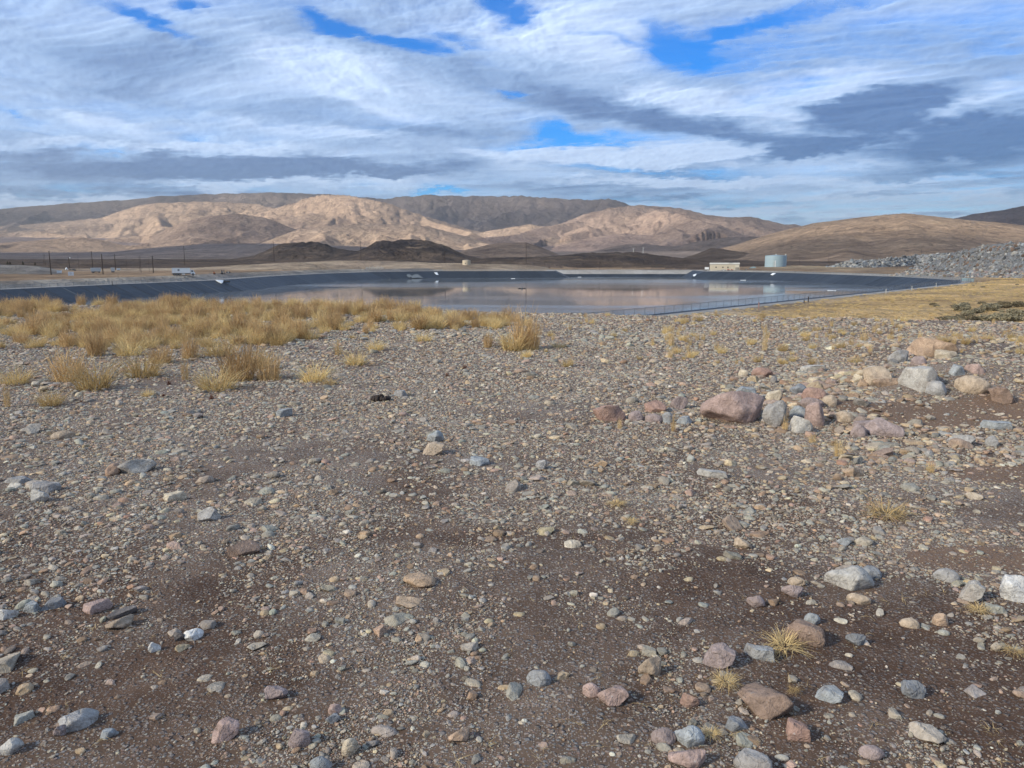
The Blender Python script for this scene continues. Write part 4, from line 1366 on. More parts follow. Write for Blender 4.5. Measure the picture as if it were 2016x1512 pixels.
# floats on the water
for px, py, w, lab in [(1463, 551.8, 10, 'thin white float lying on the water near the low far liner'), (1637.5, 572.4, 15, 'long white float lying on the water near the right bank'), (1010, 548.6, 7, 'short white float at the water edge of the far liner'), (1141, 545.6, 6, 'tiny white float at the low far liner')]:
    q = plane_pt(px, py, WATER_Z); s = q[1] / F_PX
    bm = bmesh.new(); b_cyl(bm, (-w * s / 2, 0, .05), (w * s / 2, 0, .05), .14, seg=10)
    for k in (-1, 1): b_cyl(bm, (k * w * s / 2 - .1, 0, .05), (k * w * s / 2 + .1, 0, .05), .2, seg=10)
    tag(bm_obj('float', bm, M['sheet'], loc=tuple(q)), lab, 'float')
q = plane_pt(1027.5, 568.3, WATER_Z); s = q[1] / F_PX
e = empty('ring_buoy', tuple(q)); tag(e, 'dark ring buoy with a float arm on each side in mid pond', 'buoy')


def ring(bm, R, r, z):
    vs = []
    for i in range(20):
        a = i / 20 * 2 * math.pi
        vs.append([bm.verts.new(((R + r * math.cos(b)) * math.cos(a), (R + r * math.cos(b)) * math.sin(a) * .9, z + r * math.sin(b))) for b in (0, 1.57, 3.14, 4.71)])
    for i in range(20):
        for j in range(4):
            bm.faces.new([vs[i][j], vs[(i + 1) % 20][j], vs[(i + 1) % 20][(j + 1) % 4], vs[i][(j + 1) % 4]])


part('ring', M['dark'], e, lambda bm: ring(bm, 2.2 * s, .5 * s, .12), True)
part('hub', M['grey'], e, lambda bm: [b_cyl(bm, (0, 0, .02), (0, 0, .75), .5, .3, 10)])
for k in (-1, 1):
    part('float_arm', M['dark'], e, lambda bm: b_cyl(bm, (k * 2.6 * s, 0, .15), (k * 7 * s, 0, .15), .14, seg=8))


# ------------------------------------------------------------------ rocks: prototypes
def rock_mesh(name, seed, kind, sub):
    rs = np.random.default_rng(seed)
    bm = bmesh.new(); bmesh.ops.create_icosphere(bm, subdivisions=sub, radius=1.0)
    V = np.array([v.co[:] for v in bm.verts]); Fc = np.array([[v.index for v in f.verts] for f in bm.faces]); bm.free()
    V = V / np.linalg.norm(V, axis=1)[:, None]
    nb = [set() for _ in V]
    for a, b, c in Fc:
        nb[a] |= {b, c}; nb[b] |= {a, c}; nb[c] |= {a, b}
    npl, lo, hi, sm = {'round': (7, .72, .97, 2), 'angular': (17, .46, .80, 0), 'slab': (13, .45, .78, 0)}[kind]
    for _ in range(npl):
        n = rs.normal(size=3); n /= np.linalg.norm(n)
        d = rs.uniform(lo, hi)
        k = V @ n
        ov = k > d
        V[ov] -= np.outer(k[ov] - d, n) * .96
    if kind == 'slab':
        V[:, 2] = np.clip(V[:, 2], -.42, .40 + .1 * V[:, 0])
    for _ in range(sm):
        V = np.array([.5 * V[i] + .5 * np.mean(V[list(nb[i])], axis=0) for i in range(len(V))])
    amp = .055 if kind == 'round' else .085
    for sc_, a_ in ((1.6, amp), (4.0, amp * .5), (9.0, amp * .28), (18.0, amp * .14)):
        nn = pn(V[:, 0] * sc_ + V[:, 2] * .7 * sc_ + seed, V[:, 1] * sc_ - V[:, 2] * .6 * sc_, seed)
        V = V * (1 + a_ * nn[:, None])
    V -= (V.max(0) + V.min(0)) / 2
    V /= (V.max(0) - V.min(0))
    return fast_mesh(name, V, Fc, kind != 'angular' or sub > 2)


def rock_mat(name, mode):
    t = NT(name)
    if mode == 'obj':
        oi = t.n('ShaderNodeObjectInfo'); base = oi.outputs['Color']; rnd = oi.outputs['Random']
    else:
        base = t.attr('pcol', 'INSTANCER')
        oi = t.n('ShaderNodeObjectInfo'); rnd = oi.outputs['Random']
    pos = t.n('ShaderNodeNewGeometry').outputs['Position']
    a = t.noise(14, 5, .65, pos, .4); b = t.noise(70, 4, .7, pos)
    c = t.mix(1.0, base, t.ramp(a, [(.3, (.68, .67, .66)), (.7, (1.25, 1.24, 1.22))]), 'MULTIPLY')
    c = t.mix(1.0, c, t.ramp(b, [(.3, (.75, .75, .75)), (.7, (1.22, 1.22, 1.22))]), 'MULTIPLY')
    if mode == 'obj':
        v = t.n('ShaderNodeTexVoronoi'); v.inputs['Scale'].default_value = 45; t.l(pos, v.inputs['Vector'])
        sp = t.math('MULTIPLY', t.ramp(v.outputs['Distance'], [(.10, (1, 1, 1)), (.2, (0, 0, 0))]), t.ramp(a, [(.5, (0, 0, 0)), (.62, (.55, .55, .55))]))
        c = t.mix(sp, c, (.55, .52, .47))
    # brown dust clinging low and in patches
    dust = t.ramp(t.noise(5, 4, .6, pos), [(.5, (0, 0, 0)), (.75, (.55, .55, .55))])
    c = t.mix(dust, c, (.23, .17, .13))
    n = t.bump(a, .8, .03)
    if mode == 'obj':
        w = t.n('ShaderNodeTexVoronoi', feature='DISTANCE_TO_EDGE'); w.inputs['Scale'].default_value = 9; w.inputs['Randomness'].default_value = 1
        dv = t.n('ShaderNodeVectorMath', operation='ADD'); t.l(pos, dv.inputs[0])
        nn = t.n('ShaderNodeTexNoise'); nn.inputs['Scale'].default_value = 12; t.l(pos, nn.inputs['Vector'])
        sv = t.n('ShaderNodeVectorMath', operation='SCALE'); sv.inputs['Scale'].default_value = .12; t.l(nn.outputs['Color'], sv.inputs[0]); t.l(sv.outputs[0], dv.inputs[1]); t.l(dv.outputs[0], w.inputs['Vector'])
        crack = t.ramp(w.outputs['Distance'], [(0, (0, 0, 0)), (.035, (1, 1, 1))])
        c = t.mix(t.math('MULTIPLY', t.math('SUBTRACT', 1.0, crack), .22), c, (.07, .05, .04))
        n = t.bump(crack, .35, .01, n)
    n = t.bump(b, .8, .006, n)
    return t.out(c, .9, n, spec=.25)


ROCK_OBJ, ROCK_INST = rock_mat('rock_surface', 'obj'), rock_mat('pebble_surface', 'inst')
PAL = dict(
    bluegrey=(.30, .33, .345), slate=(.19, .21, .23), grey=(.34, .335, .325), pale=(.44, .425, .39), cream=(.55, .47, .35), tan=(.42, .33, .24),
    pink=(.40, .285, .25), mauve=(.31, .245, .235), brown=(.24, .165, .125), red=(.33, .205, .165), dark=(.10, .097, .10), white=(.66, .65, .62), orange=(.44, .31, .215))
PALW = dict(bluegrey=.20, slate=.09, grey=.19, pale=.10, cream=.045, tan=.08, pink=.06, mauve=.06, brown=.09, red=.02, dark=.03, white=.015, orange=.01)
PK = list(PAL); PW = np.array([PALW[k] for k in PK]); PW = PW / PW.sum()
KINDS = ['round'] * 8 + ['angular'] * 6 + ['slab'] * 6  # indices used by the placed rocks
BIG = [rock_mesh('rock', 1000 + i, k, 4) for i, k in enumerate(KINDS)]
for m_ in BIG: m_.materials.append(ROCK_OBJ)

PROTO = bpy.data.collections.new('pebble_shapes')
for i, k in enumerate(KINDS):
    m_ = rock_mesh('pebble', 2000 + i, k, 2)
    m_.materials.append(ROCK_INST)
    PROTO.objects.link(bpy.data.objects.new('pebble_shape_%02d' % i, m_))


def scatter(name, pts, rot, scl, idx, col, coll, parent=None):
    """many small pieces nobody could count: points that carry one instanced shape each"""
    me = bpy.data.meshes.new(name)
    n = len(pts)
    me.vertices.add(n); me.vertices.foreach_set('co', np.asarray(pts, np.float32).ravel())
    for nm, dat in (('prot', rot), ('pscl', scl)):
        a = me.attributes.new(nm, 'FLOAT_VECTOR', 'POINT'); a.data.foreach_set('vector', np.asarray(dat, np.float32).ravel())
    a = me.attributes.new('pidx', 'INT', 'POINT'); a.data.foreach_set('value', np.asarray(idx, np.int32))
    if col is not None: col_attr(me, 'pcol', col)
    o = link(name, me, None, parent)
    ng = bpy.data.node_groups.new(name + '_nodes', 'GeometryNodeTree')
    ng.interface.new_socket('Geometry', in_out='INPUT', socket_type='NodeSocketGeometry')
    ng.interface.new_socket('Geometry', in_out='OUTPUT', socket_type='NodeSocketGeometry')
    N = ng.nodes
    gi, go = N.new('NodeGroupInput'), N.new('NodeGroupOutput')
    ci = N.new('GeometryNodeCollectionInfo'); ci.inputs['Collection'].default_value = coll
    ci.inputs['Separate Children'].default_value = True; ci.inputs['Reset Children'].default_value = True
    iop = N.new('GeometryNodeInstanceOnPoints'); iop.inputs['Pick Instance'].default_value = True

    def na(nm, typ):
        x = N.new('GeometryNodeInputNamedAttribute'); x.data_type = typ; x.inputs['Name'].default_value = nm
        return x.outputs['Attribute']
    e2r = N.new('FunctionNodeEulerToRotation')
    Lk = ng.links.new
    Lk(gi.outputs[0], iop.inputs['Points']); Lk(ci.outputs[0], iop.inputs['Instance'])
    Lk(na('pidx', 'INT'), iop.inputs['Instance Index'])
    Lk(na('prot', 'FLOAT_VECTOR'), e2r.inputs[0]); Lk(e2r.outputs[0], iop.inputs['Rotation'])
    Lk(na('pscl', 'FLOAT_VECTOR'), iop.inputs['Scale'])
    Lk(iop.outputs[0], go.inputs[0])
    md = o.modifiers.new('scatter', 'NODES'); md.node_group = ng
    return o


# ------------------------------------------------------------------ rocks one can point at
HEROES = [
    # px, base y, width, height, colour, shape index, label
    (1440, 839, 120, 68, 'pink', 8, 'largest pinkish boulder in the row before the low earth mound'),
    (1524, 843, 46, 52, 'grey', 9, 'upright grey-beige rock standing right of the largest pink boulder'),
    (1574, 856, 46, 36, 'pale', 10, 'mottled pale rock leaning before the upright pink rock'),
    (1571, 826, 32, 24, 'bluegrey', 2, 'small blue-grey cobble on top behind the mottled pale rock'),
    (1602, 843, 37, 47, 'pink', 1, 'upright rounded pink rock beside the mottled pale rock'),
    (1200, 832, 64, 34, 'red', 11, 'squat reddish boulder at the end of the boulder row'),
    (1290, 814, 42, 24, 'red', 8, 'red-brown rock between the squat reddish boulder and the largest one'),
    (1335, 808, 34, 28, 'mauve', 12, 'grey-purple rock left of the largest pink boulder'),
    (1288, 833, 36, 18, 'mauve', 3, 'low mauve rock in front of the red-brown rock'),
    (1313, 834, 22, 22, 'bluegrey', 4, 'small blue-grey cobble left of the largest boulder'),
    (1345, 836, 32, 16, 'bluegrey', 14, 'low blue-grey stone touching the largest boulder'),
    (1252, 830, 30, 20, 'mauve', 5, 'small mauve stone beside the squat reddish boulder'),
    (1466, 779, 48, 17, 'bluegrey', 15, 'flat blue-grey slab behind the largest pink boulder'),
    (1602, 790, 46, 26, 'red', 0, 'smooth red-brown rock on the slope of the mound'),
    (1523, 794, 32, 27, 'cream', 9, 'cream rock behind the upright grey-beige rock'),
    (1570, 777, 34, 20, 'slate', 13, 'dark slate wedge above the smooth red-brown rock'),
    (1598, 806, 44, 20, 'mauve', 6, 'rounded mauve rock below the smooth red-brown rock'),
    (1632, 800, 28, 20, 'tan', 7, 'small tan cobble right of the smooth red-brown rock'),
    (1727, 762, 52, 36, 'tan', 8, 'beige boulder near the crest of the mound'),
    (1813, 774, 84, 46, 'pale', 15, 'pale grey angular slab tilted on the mound crest'),
    (1840, 780, 40, 26, 'grey', 1, 'grey rock tucked behind the tilted pale slab'),
    (1913, 778, 62, 32, 'tan', 3, 'rounded tan boulder beside the tilted pale slab'),
    (1832, 705, 92, 34, 'orange', 10, 'broad orange-tan boulder behind the mound'),
    (1862, 708, 40, 16, 'cream', 16, 'flat cream stone against the broad orange-tan boulder'),
    (1768, 718, 38, 28, 'grey', 8, 'grey rock left of the broad orange-tan boulder'),
    (1808, 720, 28, 18, 'mauve', 4, 'small mauve rock before the broad orange-tan boulder'),
    (1745, 763, 56, 16, 'orange', 17, 'flat orange-tan stone beside the beige boulder'),
    (1690, 756, 20, 18, 'cream', 9, 'small cream stone left of the beige boulder'),
    (1604, 757, 30, 14, 'cream', 15, 'small cream slab above the mound slope'),
    (1600, 732, 46, 14, 'pale', 16, 'pale flat stone at the back of the mound'),
    (1738, 862, 72, 38, 'mauve', 13, 'broad mauve-grey rock at the foot of the mound'),
    (1706, 848, 52, 18, 'mauve', 17, 'flat mauve slab behind the broad mauve-grey rock'),
    (1690, 862, 30, 24, 'mauve', 2, 'rounded mauve cobble left of the broad mauve-grey rock'),
    (1662, 834, 38, 22, 'tan', 3, 'tan cobble at the foot of the mound'),
    (1890, 880, 50, 24, 'grey', 12, 'grey wedge-shaped rock on the front of the mound'),
    (1952, 880, 24, 20, 'grey', 5, 'small round grey cobble right of the grey wedge-shaped rock'),
    (1970, 796, 44, 32, 'brown', 11, 'brown rock right of the rounded tan boulder'),
    (1960, 846, 52, 18, 'bluegrey', 18, 'flat blue-grey slab beyond the brown rock on the mound'),
    (1885, 742, 30, 20, 'bluegrey', 14, 'blue-grey stone behind the rounded tan boulder'),
    (1918, 736, 40, 16, 'pink', 15, 'flat pinkish stone behind the rounded tan boulder'),
    (1500, 744, 40, 20, 'red', 6, 'reddish rock lying apart behind the boulder row'),
    (1463, 742, 20, 14, 'cream', 1, 'small cream cobble beside the lone reddish rock'),
    (854, 898, 44, 25, 'tan', 11, 'tan block with a grey rock behind it on open gravel'),
    (857, 873, 33, 24, 'bluegrey', 13, 'grey angular rock behind the tan block'),
    (270, 933, 68, 28, 'pale', 12, 'long pale grey slab on the gravel below the grass tufts'),
    (125, 866, 42, 17, 'tan', 3, 'low beige stone on the gravel below the grass tufts'),
    (40, 953, 52, 14, 'grey', 15, 'flat grey stone left of the long pale slab'),
    (92, 972, 50, 20, 'grey', 16, 'flat grey stone resting beside an upright pale one'),
    (80, 992, 32, 28, 'pale', 9, 'upright pale grey stone below a flat grey one'),
    (345, 989, 42, 16, 'cream', 17, 'flat cream stone on the gravel'),
    (412, 1029, 42, 27, 'pale', 10, 'light grey block with an orange pebble at its side'),
    (480, 1096, 62, 27, 'brown', 8, 'broad brown block on the gravel'),
    (944, 919, 38, 18, 'bluegrey', 16, 'small blue-grey slab right of the tan block'),
    (1065, 927, 22, 22, 'grey', 9, 'small upright grey stone on open gravel'),
    (1402, 941, 58, 17, 'pale', 18, 'long light grey slab in front of the boulder row'),
    (1672, 1167, 88, 50, 'pale', 13, 'large pale elongated rock among the cobbles'),
    (1714, 1140, 38, 24, 'slate', 4, 'dark slate cobble right of the large pale elongated rock'),
    (1862, 1147, 46, 27, 'grey', 2, 'rounded grey cobble above a straw clump'),
    (1912, 1187, 40, 40, 'pale', 11, 'pale tapered rock between a grey cobble and a white one'),
    (1998, 1190, 56, 52, 'white', 12, 'whitish coarse rock beside the small straw clump'),
    (1558, 1178, 40, 28, 'mauve', 8, 'mauve-brown angular cobble left of the large pale rock'),
    (1568, 1155, 34, 18, 'tan', 3, 'tan cobble behind the mauve-brown angular one'),
    (1486, 1198, 36, 24, 'mauve', 13, 'low triangular mauve stone on dirt'),
    (1690, 1190, 44, 18, 'tan', 6, 'smooth tan stone half buried below the large pale rock'),
    (1584, 1273, 78, 46, 'brown', 1, 'smooth olive-brown boulder half buried in gravel'),
    (1683, 1272, 36, 26, 'slate', 8, 'dark square stone right of the olive-brown boulder'),
    (1415, 1318, 60, 42, 'mauve', 11, 'rough dark mauve rock left of the dry stalks'),
    (1495, 1300, 62, 24, 'bluegrey', 18, 'flat blue-grey slab under dry stalks'),
    (1280, 1336, 47, 40, 'tan', 8, 'pale tan block standing alone on bare dirt'),
    (1504, 1416, 108, 58, 'brown', 9, 'largest brown block half buried near the dry straw'),
    (1357, 1396, 38, 30, 'red', 10, 'rough reddish stone left of the largest brown block'),
    (1206, 1391, 60, 38, 'pink', 12, 'pinkish block on the dirt left of the reddish stone'),
    (1165, 1375, 36, 28, 'pink', 3, 'rounded pinkish stone behind the pinkish block'),
    (1061, 1352, 48, 30, 'bluegrey', 4, 'smooth blue-grey cobble on the dark dirt'),
    (1354, 1477, 62, 42, 'bluegrey', 13, 'large blue-grey cobble in the tight group of three'),
    (1306, 1468, 48, 30, 'mauve', 2, 'mauve cobble in the tight group of three'),
    (1352, 1516, 74, 40, 'pink', 8, 'speckled pinkish cobble in the tight group of three'),
    (1482, 1526, 76, 42, 'grey', 1, 'big smooth grey cobble beside the tight group of three'),
    (1632, 1385, 50, 28, 'bluegrey', 11, 'faceted blue-grey stone right of the largest brown block'),
    (1797, 1377, 44, 32, 'slate', 12, 'dark slate block apart on the grit'),
    (1450, 1443, 44, 26, 'slate', 14, 'dark flat stone below the largest brown block'),
    (1570, 1463, 48, 36, 'red', 18, 'flat reddish slab half buried below the brown block'),
    (1715, 1497, 46, 26, 'mauve', 5, 'purple cobble broken in two'),
    (1598, 1232, 30, 24, 'bluegrey', 6, 'rounded grey cobble beside two tan ones'),
    (1790, 1238, 36, 20, 'tan', 7, 'tan cobble left of a rounded grey one'),
    (1850, 1235, 28, 26, 'orange', 0, 'orange-brown rounded cobble right of a grey one'),
    (105, 1201, 46, 20, 'slate', 14, 'glittering dark slate slab beside a thin bluish one'),
    (66, 1208, 32, 22, 'bluegrey', 15, 'thin bluish slab beside the dark slate one'),
    (238, 1241, 52, 27, 'tan', 8, 'grey block with a golden face on the gravel'),
    (240, 1217, 56, 18, 'dark', 16, 'dark layered slab behind the golden-faced block'),
    (194, 1209, 52, 20, 'pink', 17, 'flat pink slab left of the golden-faced block'),
    (383, 1262, 36, 20, 'white', 12, 'white rectangular stone beside a black one'),
    (354, 1264, 19, 20, 'dark', 9, 'small black stone beside the white rectangular one'),
    (304, 1285, 22, 20, 'white', 13, 'small white rough stone on dirt'),
    (14, 1222, 38, 24, 'white', 10, 'whitish stone left of the bluish slabs'),
    (160, 1438, 72, 29, 'grey', 12, 'broad grey wedge-shaped stone on dark grit'),
    (119, 1452, 24, 22, 'mauve', 8, 'small mauve stone beside the broad grey wedge'),
    (445, 1462, 50, 38, 'pink', 11, 'pinkish brown block on dark grit'),
    (545, 1382, 44, 30, 'mauve', 9, 'grey-purple block alone on dark dirt'),
    (590, 1475, 42, 34, 'mauve', 1, 'pitted mauve cobble left of a smooth blue one'),
    (632, 1512, 42, 32, 'bluegrey', 3, 'smooth light blue cobble beside the pitted mauve one'),
    (690, 1490, 34, 32, 'cream', 5, 'cream cobble beside the smooth light blue one'),
    (20, 1490, 48, 30, 'pale', 13, 'pale pinkish block beyond the broad grey wedge'),
    (905, 1465, 44, 28, 'orange', 8, 'orange-tan block on bare dirt'),
    (660, 1408, 26, 20, 'pink', 7, 'small pink stone on dark dirt'),
    (655, 1425, 28, 18, 'slate', 12, 'small dark slate stone below the pink one'),
    (216, 1455, 32, 18, 'bluegrey', 14, 'light grey-green stone right of the broad grey wedge'),
    (560, 822, 30, 18, 'bluegrey', 16, 'grey stone on the gravel right of the grass tufts'),
    (790, 782, 30, 14, 'bluegrey', 15, 'bluish slab right of the dung pile'),
    (1462, 1082, 34, 20, 'tan', 9, 'brown angular stone on the dirt below the straw clumps'),
    (1660, 1075, 28, 16, 'bluegrey', 12, 'blue-grey stone left of the large straw clump'),
]
DOWN = lambda d: math.asin(max(-1, min(1, -d[2])))
hero_foot = []
for i, (px, py, w, h, cn, si, lab) in enumerate(HEROES):
    p = hit(px, min(py, 1508) - h * .10) if py > 1508 else hit(px, py - h * .08)
    if py > 1508: p = plane_pt(px, py - h * .1, 0.0)
    dist = float((p - np.array([0, 0, CAM_Z])) @ FWD); s = dist / F_PX
    th = DOWN(ray(px, py))
    W = w * s; dpt = W * (.62 if w < 2.2 * h else .5)
    H = max(.38 * W, (h * s - .55 * dpt * math.sin(th)) / math.cos(th)) if h > .36 * w else max(.2 * W, (h * s - .6 * dpt * math.sin(th)) / math.cos(th))
    rs = random.Random(i)
    c = p + np.array([p[0], p[1], 0]) / np.hypot(p[0], p[1]) * dpt * .45
    me = BIG[si]
    o = link('boulder' if W > .3 else 'rock', me)
    rz = face_cam(p) + rs.choice([0, math.pi]) + rs.uniform(-.25, .25)
    o.rotation_euler = (rs.uniform(-.12, .12), rs.uniform(-.12, .12), rz)
    o.scale = (W * 1.04, dpt * 1.1, H * 1.5)
    o.location = (c[0], c[1], float(height(c[:1], c[1:2])[0]) + H * 1.5 * .5 - H * .50)
    v = rs.uniform(.88, 1.08)
    o.color = (*[x * v * .82 + .18 * k for x, k in zip([q * 1.08 for q in PAL[cn]], (.285, .215, .165))], 1)
    tag(o, lab, 'rock', 'rocks lying on the gravel')
    hero_foot.append((c[0], c[1], max(W, dpt) * .5))
hero_foot = np.array(hero_foot)


# ------------------------------------------------------------------ gravel: sizes fall off steeply, coarser bits lie among grit
def gen_gravel():
    P, S, far_ = [], [], []
    AZ = math.radians(43)
    edges = np.geomspace(1.7, 31, 46)
    for r0, r1 in zip(edges[:-1], edges[1:]):
        rm = math.sqrt(r0 * r1)
        dmin = max(.0048, .00175 * rm) if rm < 9 else .0019 * rm * (rm / 9) ** .25
        area = AZ * (r1 * r1 - r0 * r0)
        n = int(area * .34 * dmin ** -2)
        r = np.sqrt(RNG.uniform(r0 * r0, r1 * r1, n)); a = RNG.uniform(-AZ, AZ, n)
        x, y = r * np.sin(a), r * np.cos(a)
        d = dmin * RNG.uniform(0, 1, n) ** (-1 / 2.55)
        d = np.where(d > .045, .045 * (d / .045) ** .6, d)
        d = np.minimum(d, .17)
        mk = fbm(x * .55, y * .55, 3, 700) + .35 * fbm(x * 2.2, y * 2.2, 2, 710)
        keep = RNG.uniform(0, 1, n) < np.clip(.40 + 1.9 * mk + .62 * sstep(4.0, 8.5, r) + .35 * (d > .04), .08, 1)
        keep &= edge_far(x, y) < 1.6
        P.append(np.stack([x, y], -1)[keep]); S.append(d[keep])
    return np.concatenate(P), np.concatenate(S)


GP, GS = gen_gravel()
extra_p, extra_s, extra_c = [], [], []


def heap(px0, px1, py0, py1, n, dlo, dhi, cols):
    px = RNG.uniform(px0, px1, n); py = RNG.uniform(py0, py1, n)
    for a, b in zip(px, py):
        q = plane_pt(a, b, 0.0)
        extra_p.append(q[:2]); extra_s.append(dlo * (dhi / dlo) ** (RNG.uniform() ** 1.7)); extra_c.append(PK.index(cols[RNG.integers(len(cols))]))


PALEB = ['bluegrey', 'bluegrey', 'pale', 'grey', 'bluegrey', 'slate']
heap(850, 1000, 645, 664, 130, .06, .20, PALEB)
heap(790, 880, 648, 672, 40, .06, .16, PALEB)
heap(1130, 1330, 643, 688, 190, .06, .22, PALEB)
heap(1300, 1640, 628, 660, 150, .05, .15, PALEB + ['mauve', 'pink'])
heap(1000, 1250, 612, 640, 140, .05, .14, ['mauve', 'grey', 'pale', 'tan', 'bluegrey'])
heap(1560, 1720, 615, 650, 90, .05, .14, ['mauve', 'grey', 'bluegrey'])
heap(560, 700, 650, 700, 60, .06, .17, PALEB)
MOUND = ['grey', 'tan', 'mauve', 'brown', 'pale', 'bluegrey', 'brown', 'tan', 'cream', 'mauve', 'slate']
heap(1420, 1760, 735, 850, 620, .03, .14, MOUND)
heap(1500, 1720, 745, 830, 160, .08, .18, MOUND)
heap(1650, 2060, 690, 770, 420, .04, .17, MOUND)
heap(1700, 2060, 800, 930, 800, .025, .11, MOUND)
heap(1480, 1730, 745, 850, 75, .10, .24, MOUND)
heap(1700, 2040, 690, 765, 60, .10, .24, MOUND)
heap(1640, 1900, 830, 900, 40, .08, .2, MOUND)
heap(1160, 1400, 800, 850, 120, .03, .12, MOUND)
heap(1500, 1700, 860, 960, 120, .03, .09, MOUND)
EP, ES, EC = np.array(extra_p), np.array(extra_s), np.array(extra_c)
n0 = len(GP)
P2 = np.concatenate([GP, EP]); S2 = np.concatenate([GS, ES])
CI = np.concatenate([RNG.choice(len(PK), n0, p=PW), EC])
# nothing grows through the placed rocks
ok = np.ones(len(P2), bool)
big_ = S2 > .02
_so = np.zeros(len(P2))
for a_, b_, sx, sy in SOIL:
    c_ = plane_pt(a_, b_, .1); _so = np.maximum(_so, np.exp(-((P2[:, 0] - c_[0]) / sx) ** 2 - ((P2[:, 1] - c_[1]) / sy) ** 2))
ok &= ~((_so > .35) & (RNG.uniform(0, 1, len(P2)) < .82))
for hx, hy, hr in hero_foot:
    ok &= ~(((P2[:, 0] - hx) ** 2 + (P2[:, 1] - hy) ** 2 < (hr * .8) ** 2) & big_)
P2, S2, CI = P2[ok], S2[ok], CI[ok]
N2 = len(P2)
Zg = height(P2[:, 0], P2[:, 1], fine=False)
flat = RNG.uniform(.26, .66, N2); elong = RNG.uniform(.5, 1.0, N2)
SCL = np.stack([S2, S2 * elong, S2 * flat], -1)
ROT = np.stack([RNG.normal(0, .16, N2), RNG.normal(0, .16, N2), RNG.uniform(0, 6.283, N2)], -1)
IDX = np.where(RNG.uniform(0, 1, N2) < .28, RNG.integers(0, 8, N2), RNG.integers(8, len(KINDS), N2))
POS = np.stack([P2[:, 0], P2[:, 1], Zg + SCL[:, 2] * RNG.uniform(-.18, .22, N2)], -1)
CC = np.array([PAL[k] for k in PK])[CI] * RNG.uniform(.78, 1.22, N2)[:, None] * (1 + RNG.normal(0, .03, (N2, 3)))
CC = np.clip((.62 * CC + .38 * np.array([.27, .215, .17])) * np.array([1.16, 1.08, .93]), .03, .8)
# the stones that show largest are things of their own, the rest is gravel nobody could count
px_, py_, dp_ = project(POS[:, 0], POS[:, 1], POS[:, 2])
show = np.where((px_ > 0) & (px_ < W_PX) & (py_ < H_PX) & (dp_ > 0), S2 / dp_, 0)
single = np.argsort(-show)[:max(0, 290 - len(HEROES))]
SIZEW = lambda d: 'egg-sized' if d < .055 else ('fist-sized' if d < .10 else 'melon-sized')
CNAME = dict(bluegrey='blue-grey', slate='dark slate', grey='grey', pale='pale grey', cream='cream', tan='tan', pink='pinkish', mauve='mauve-grey', brown='brown', red='red-brown', dark='blackish', white='whitish', orange='orange-tan')
SHN = dict(round='rounded', angular='angular', slab='flat')
for j in single:
    o = link('stone', BIG[IDX[j]])
    o.location = POS[j]; o.rotation_euler = ROT[j]; o.scale = SCL[j]
    o.color = (*CC[j], 1)
    x, y = px_[j], py_[j]
    zone = 'on the earth mound' if (x > 1420 and 690 < y < 930) else ('in the stony strip before the pond' if y < 700 else ('on the open gravel' if y < 1000 else 'on the dirt and grit'))
    d = S2[j]
    tag(o, f"{SIZEW(d)} {SHN[KINDS[IDX[j]]]} {CNAME[PK[CI[j]]]} stone lying loose {zone}", 'stone', f"loose {CNAME[PK[CI[j]]]} stones {zone}")
rest = np.ones(N2, bool); rest[single] = False
o = scatter('gravel', POS[rest], ROT[rest], SCL[rest], IDX[rest], CC[rest], PROTO)
tag(o, 'mixed grey, pink and brown gravel covering the bench', 'gravel', kind='stuff')
print('gravel', rest.sum())


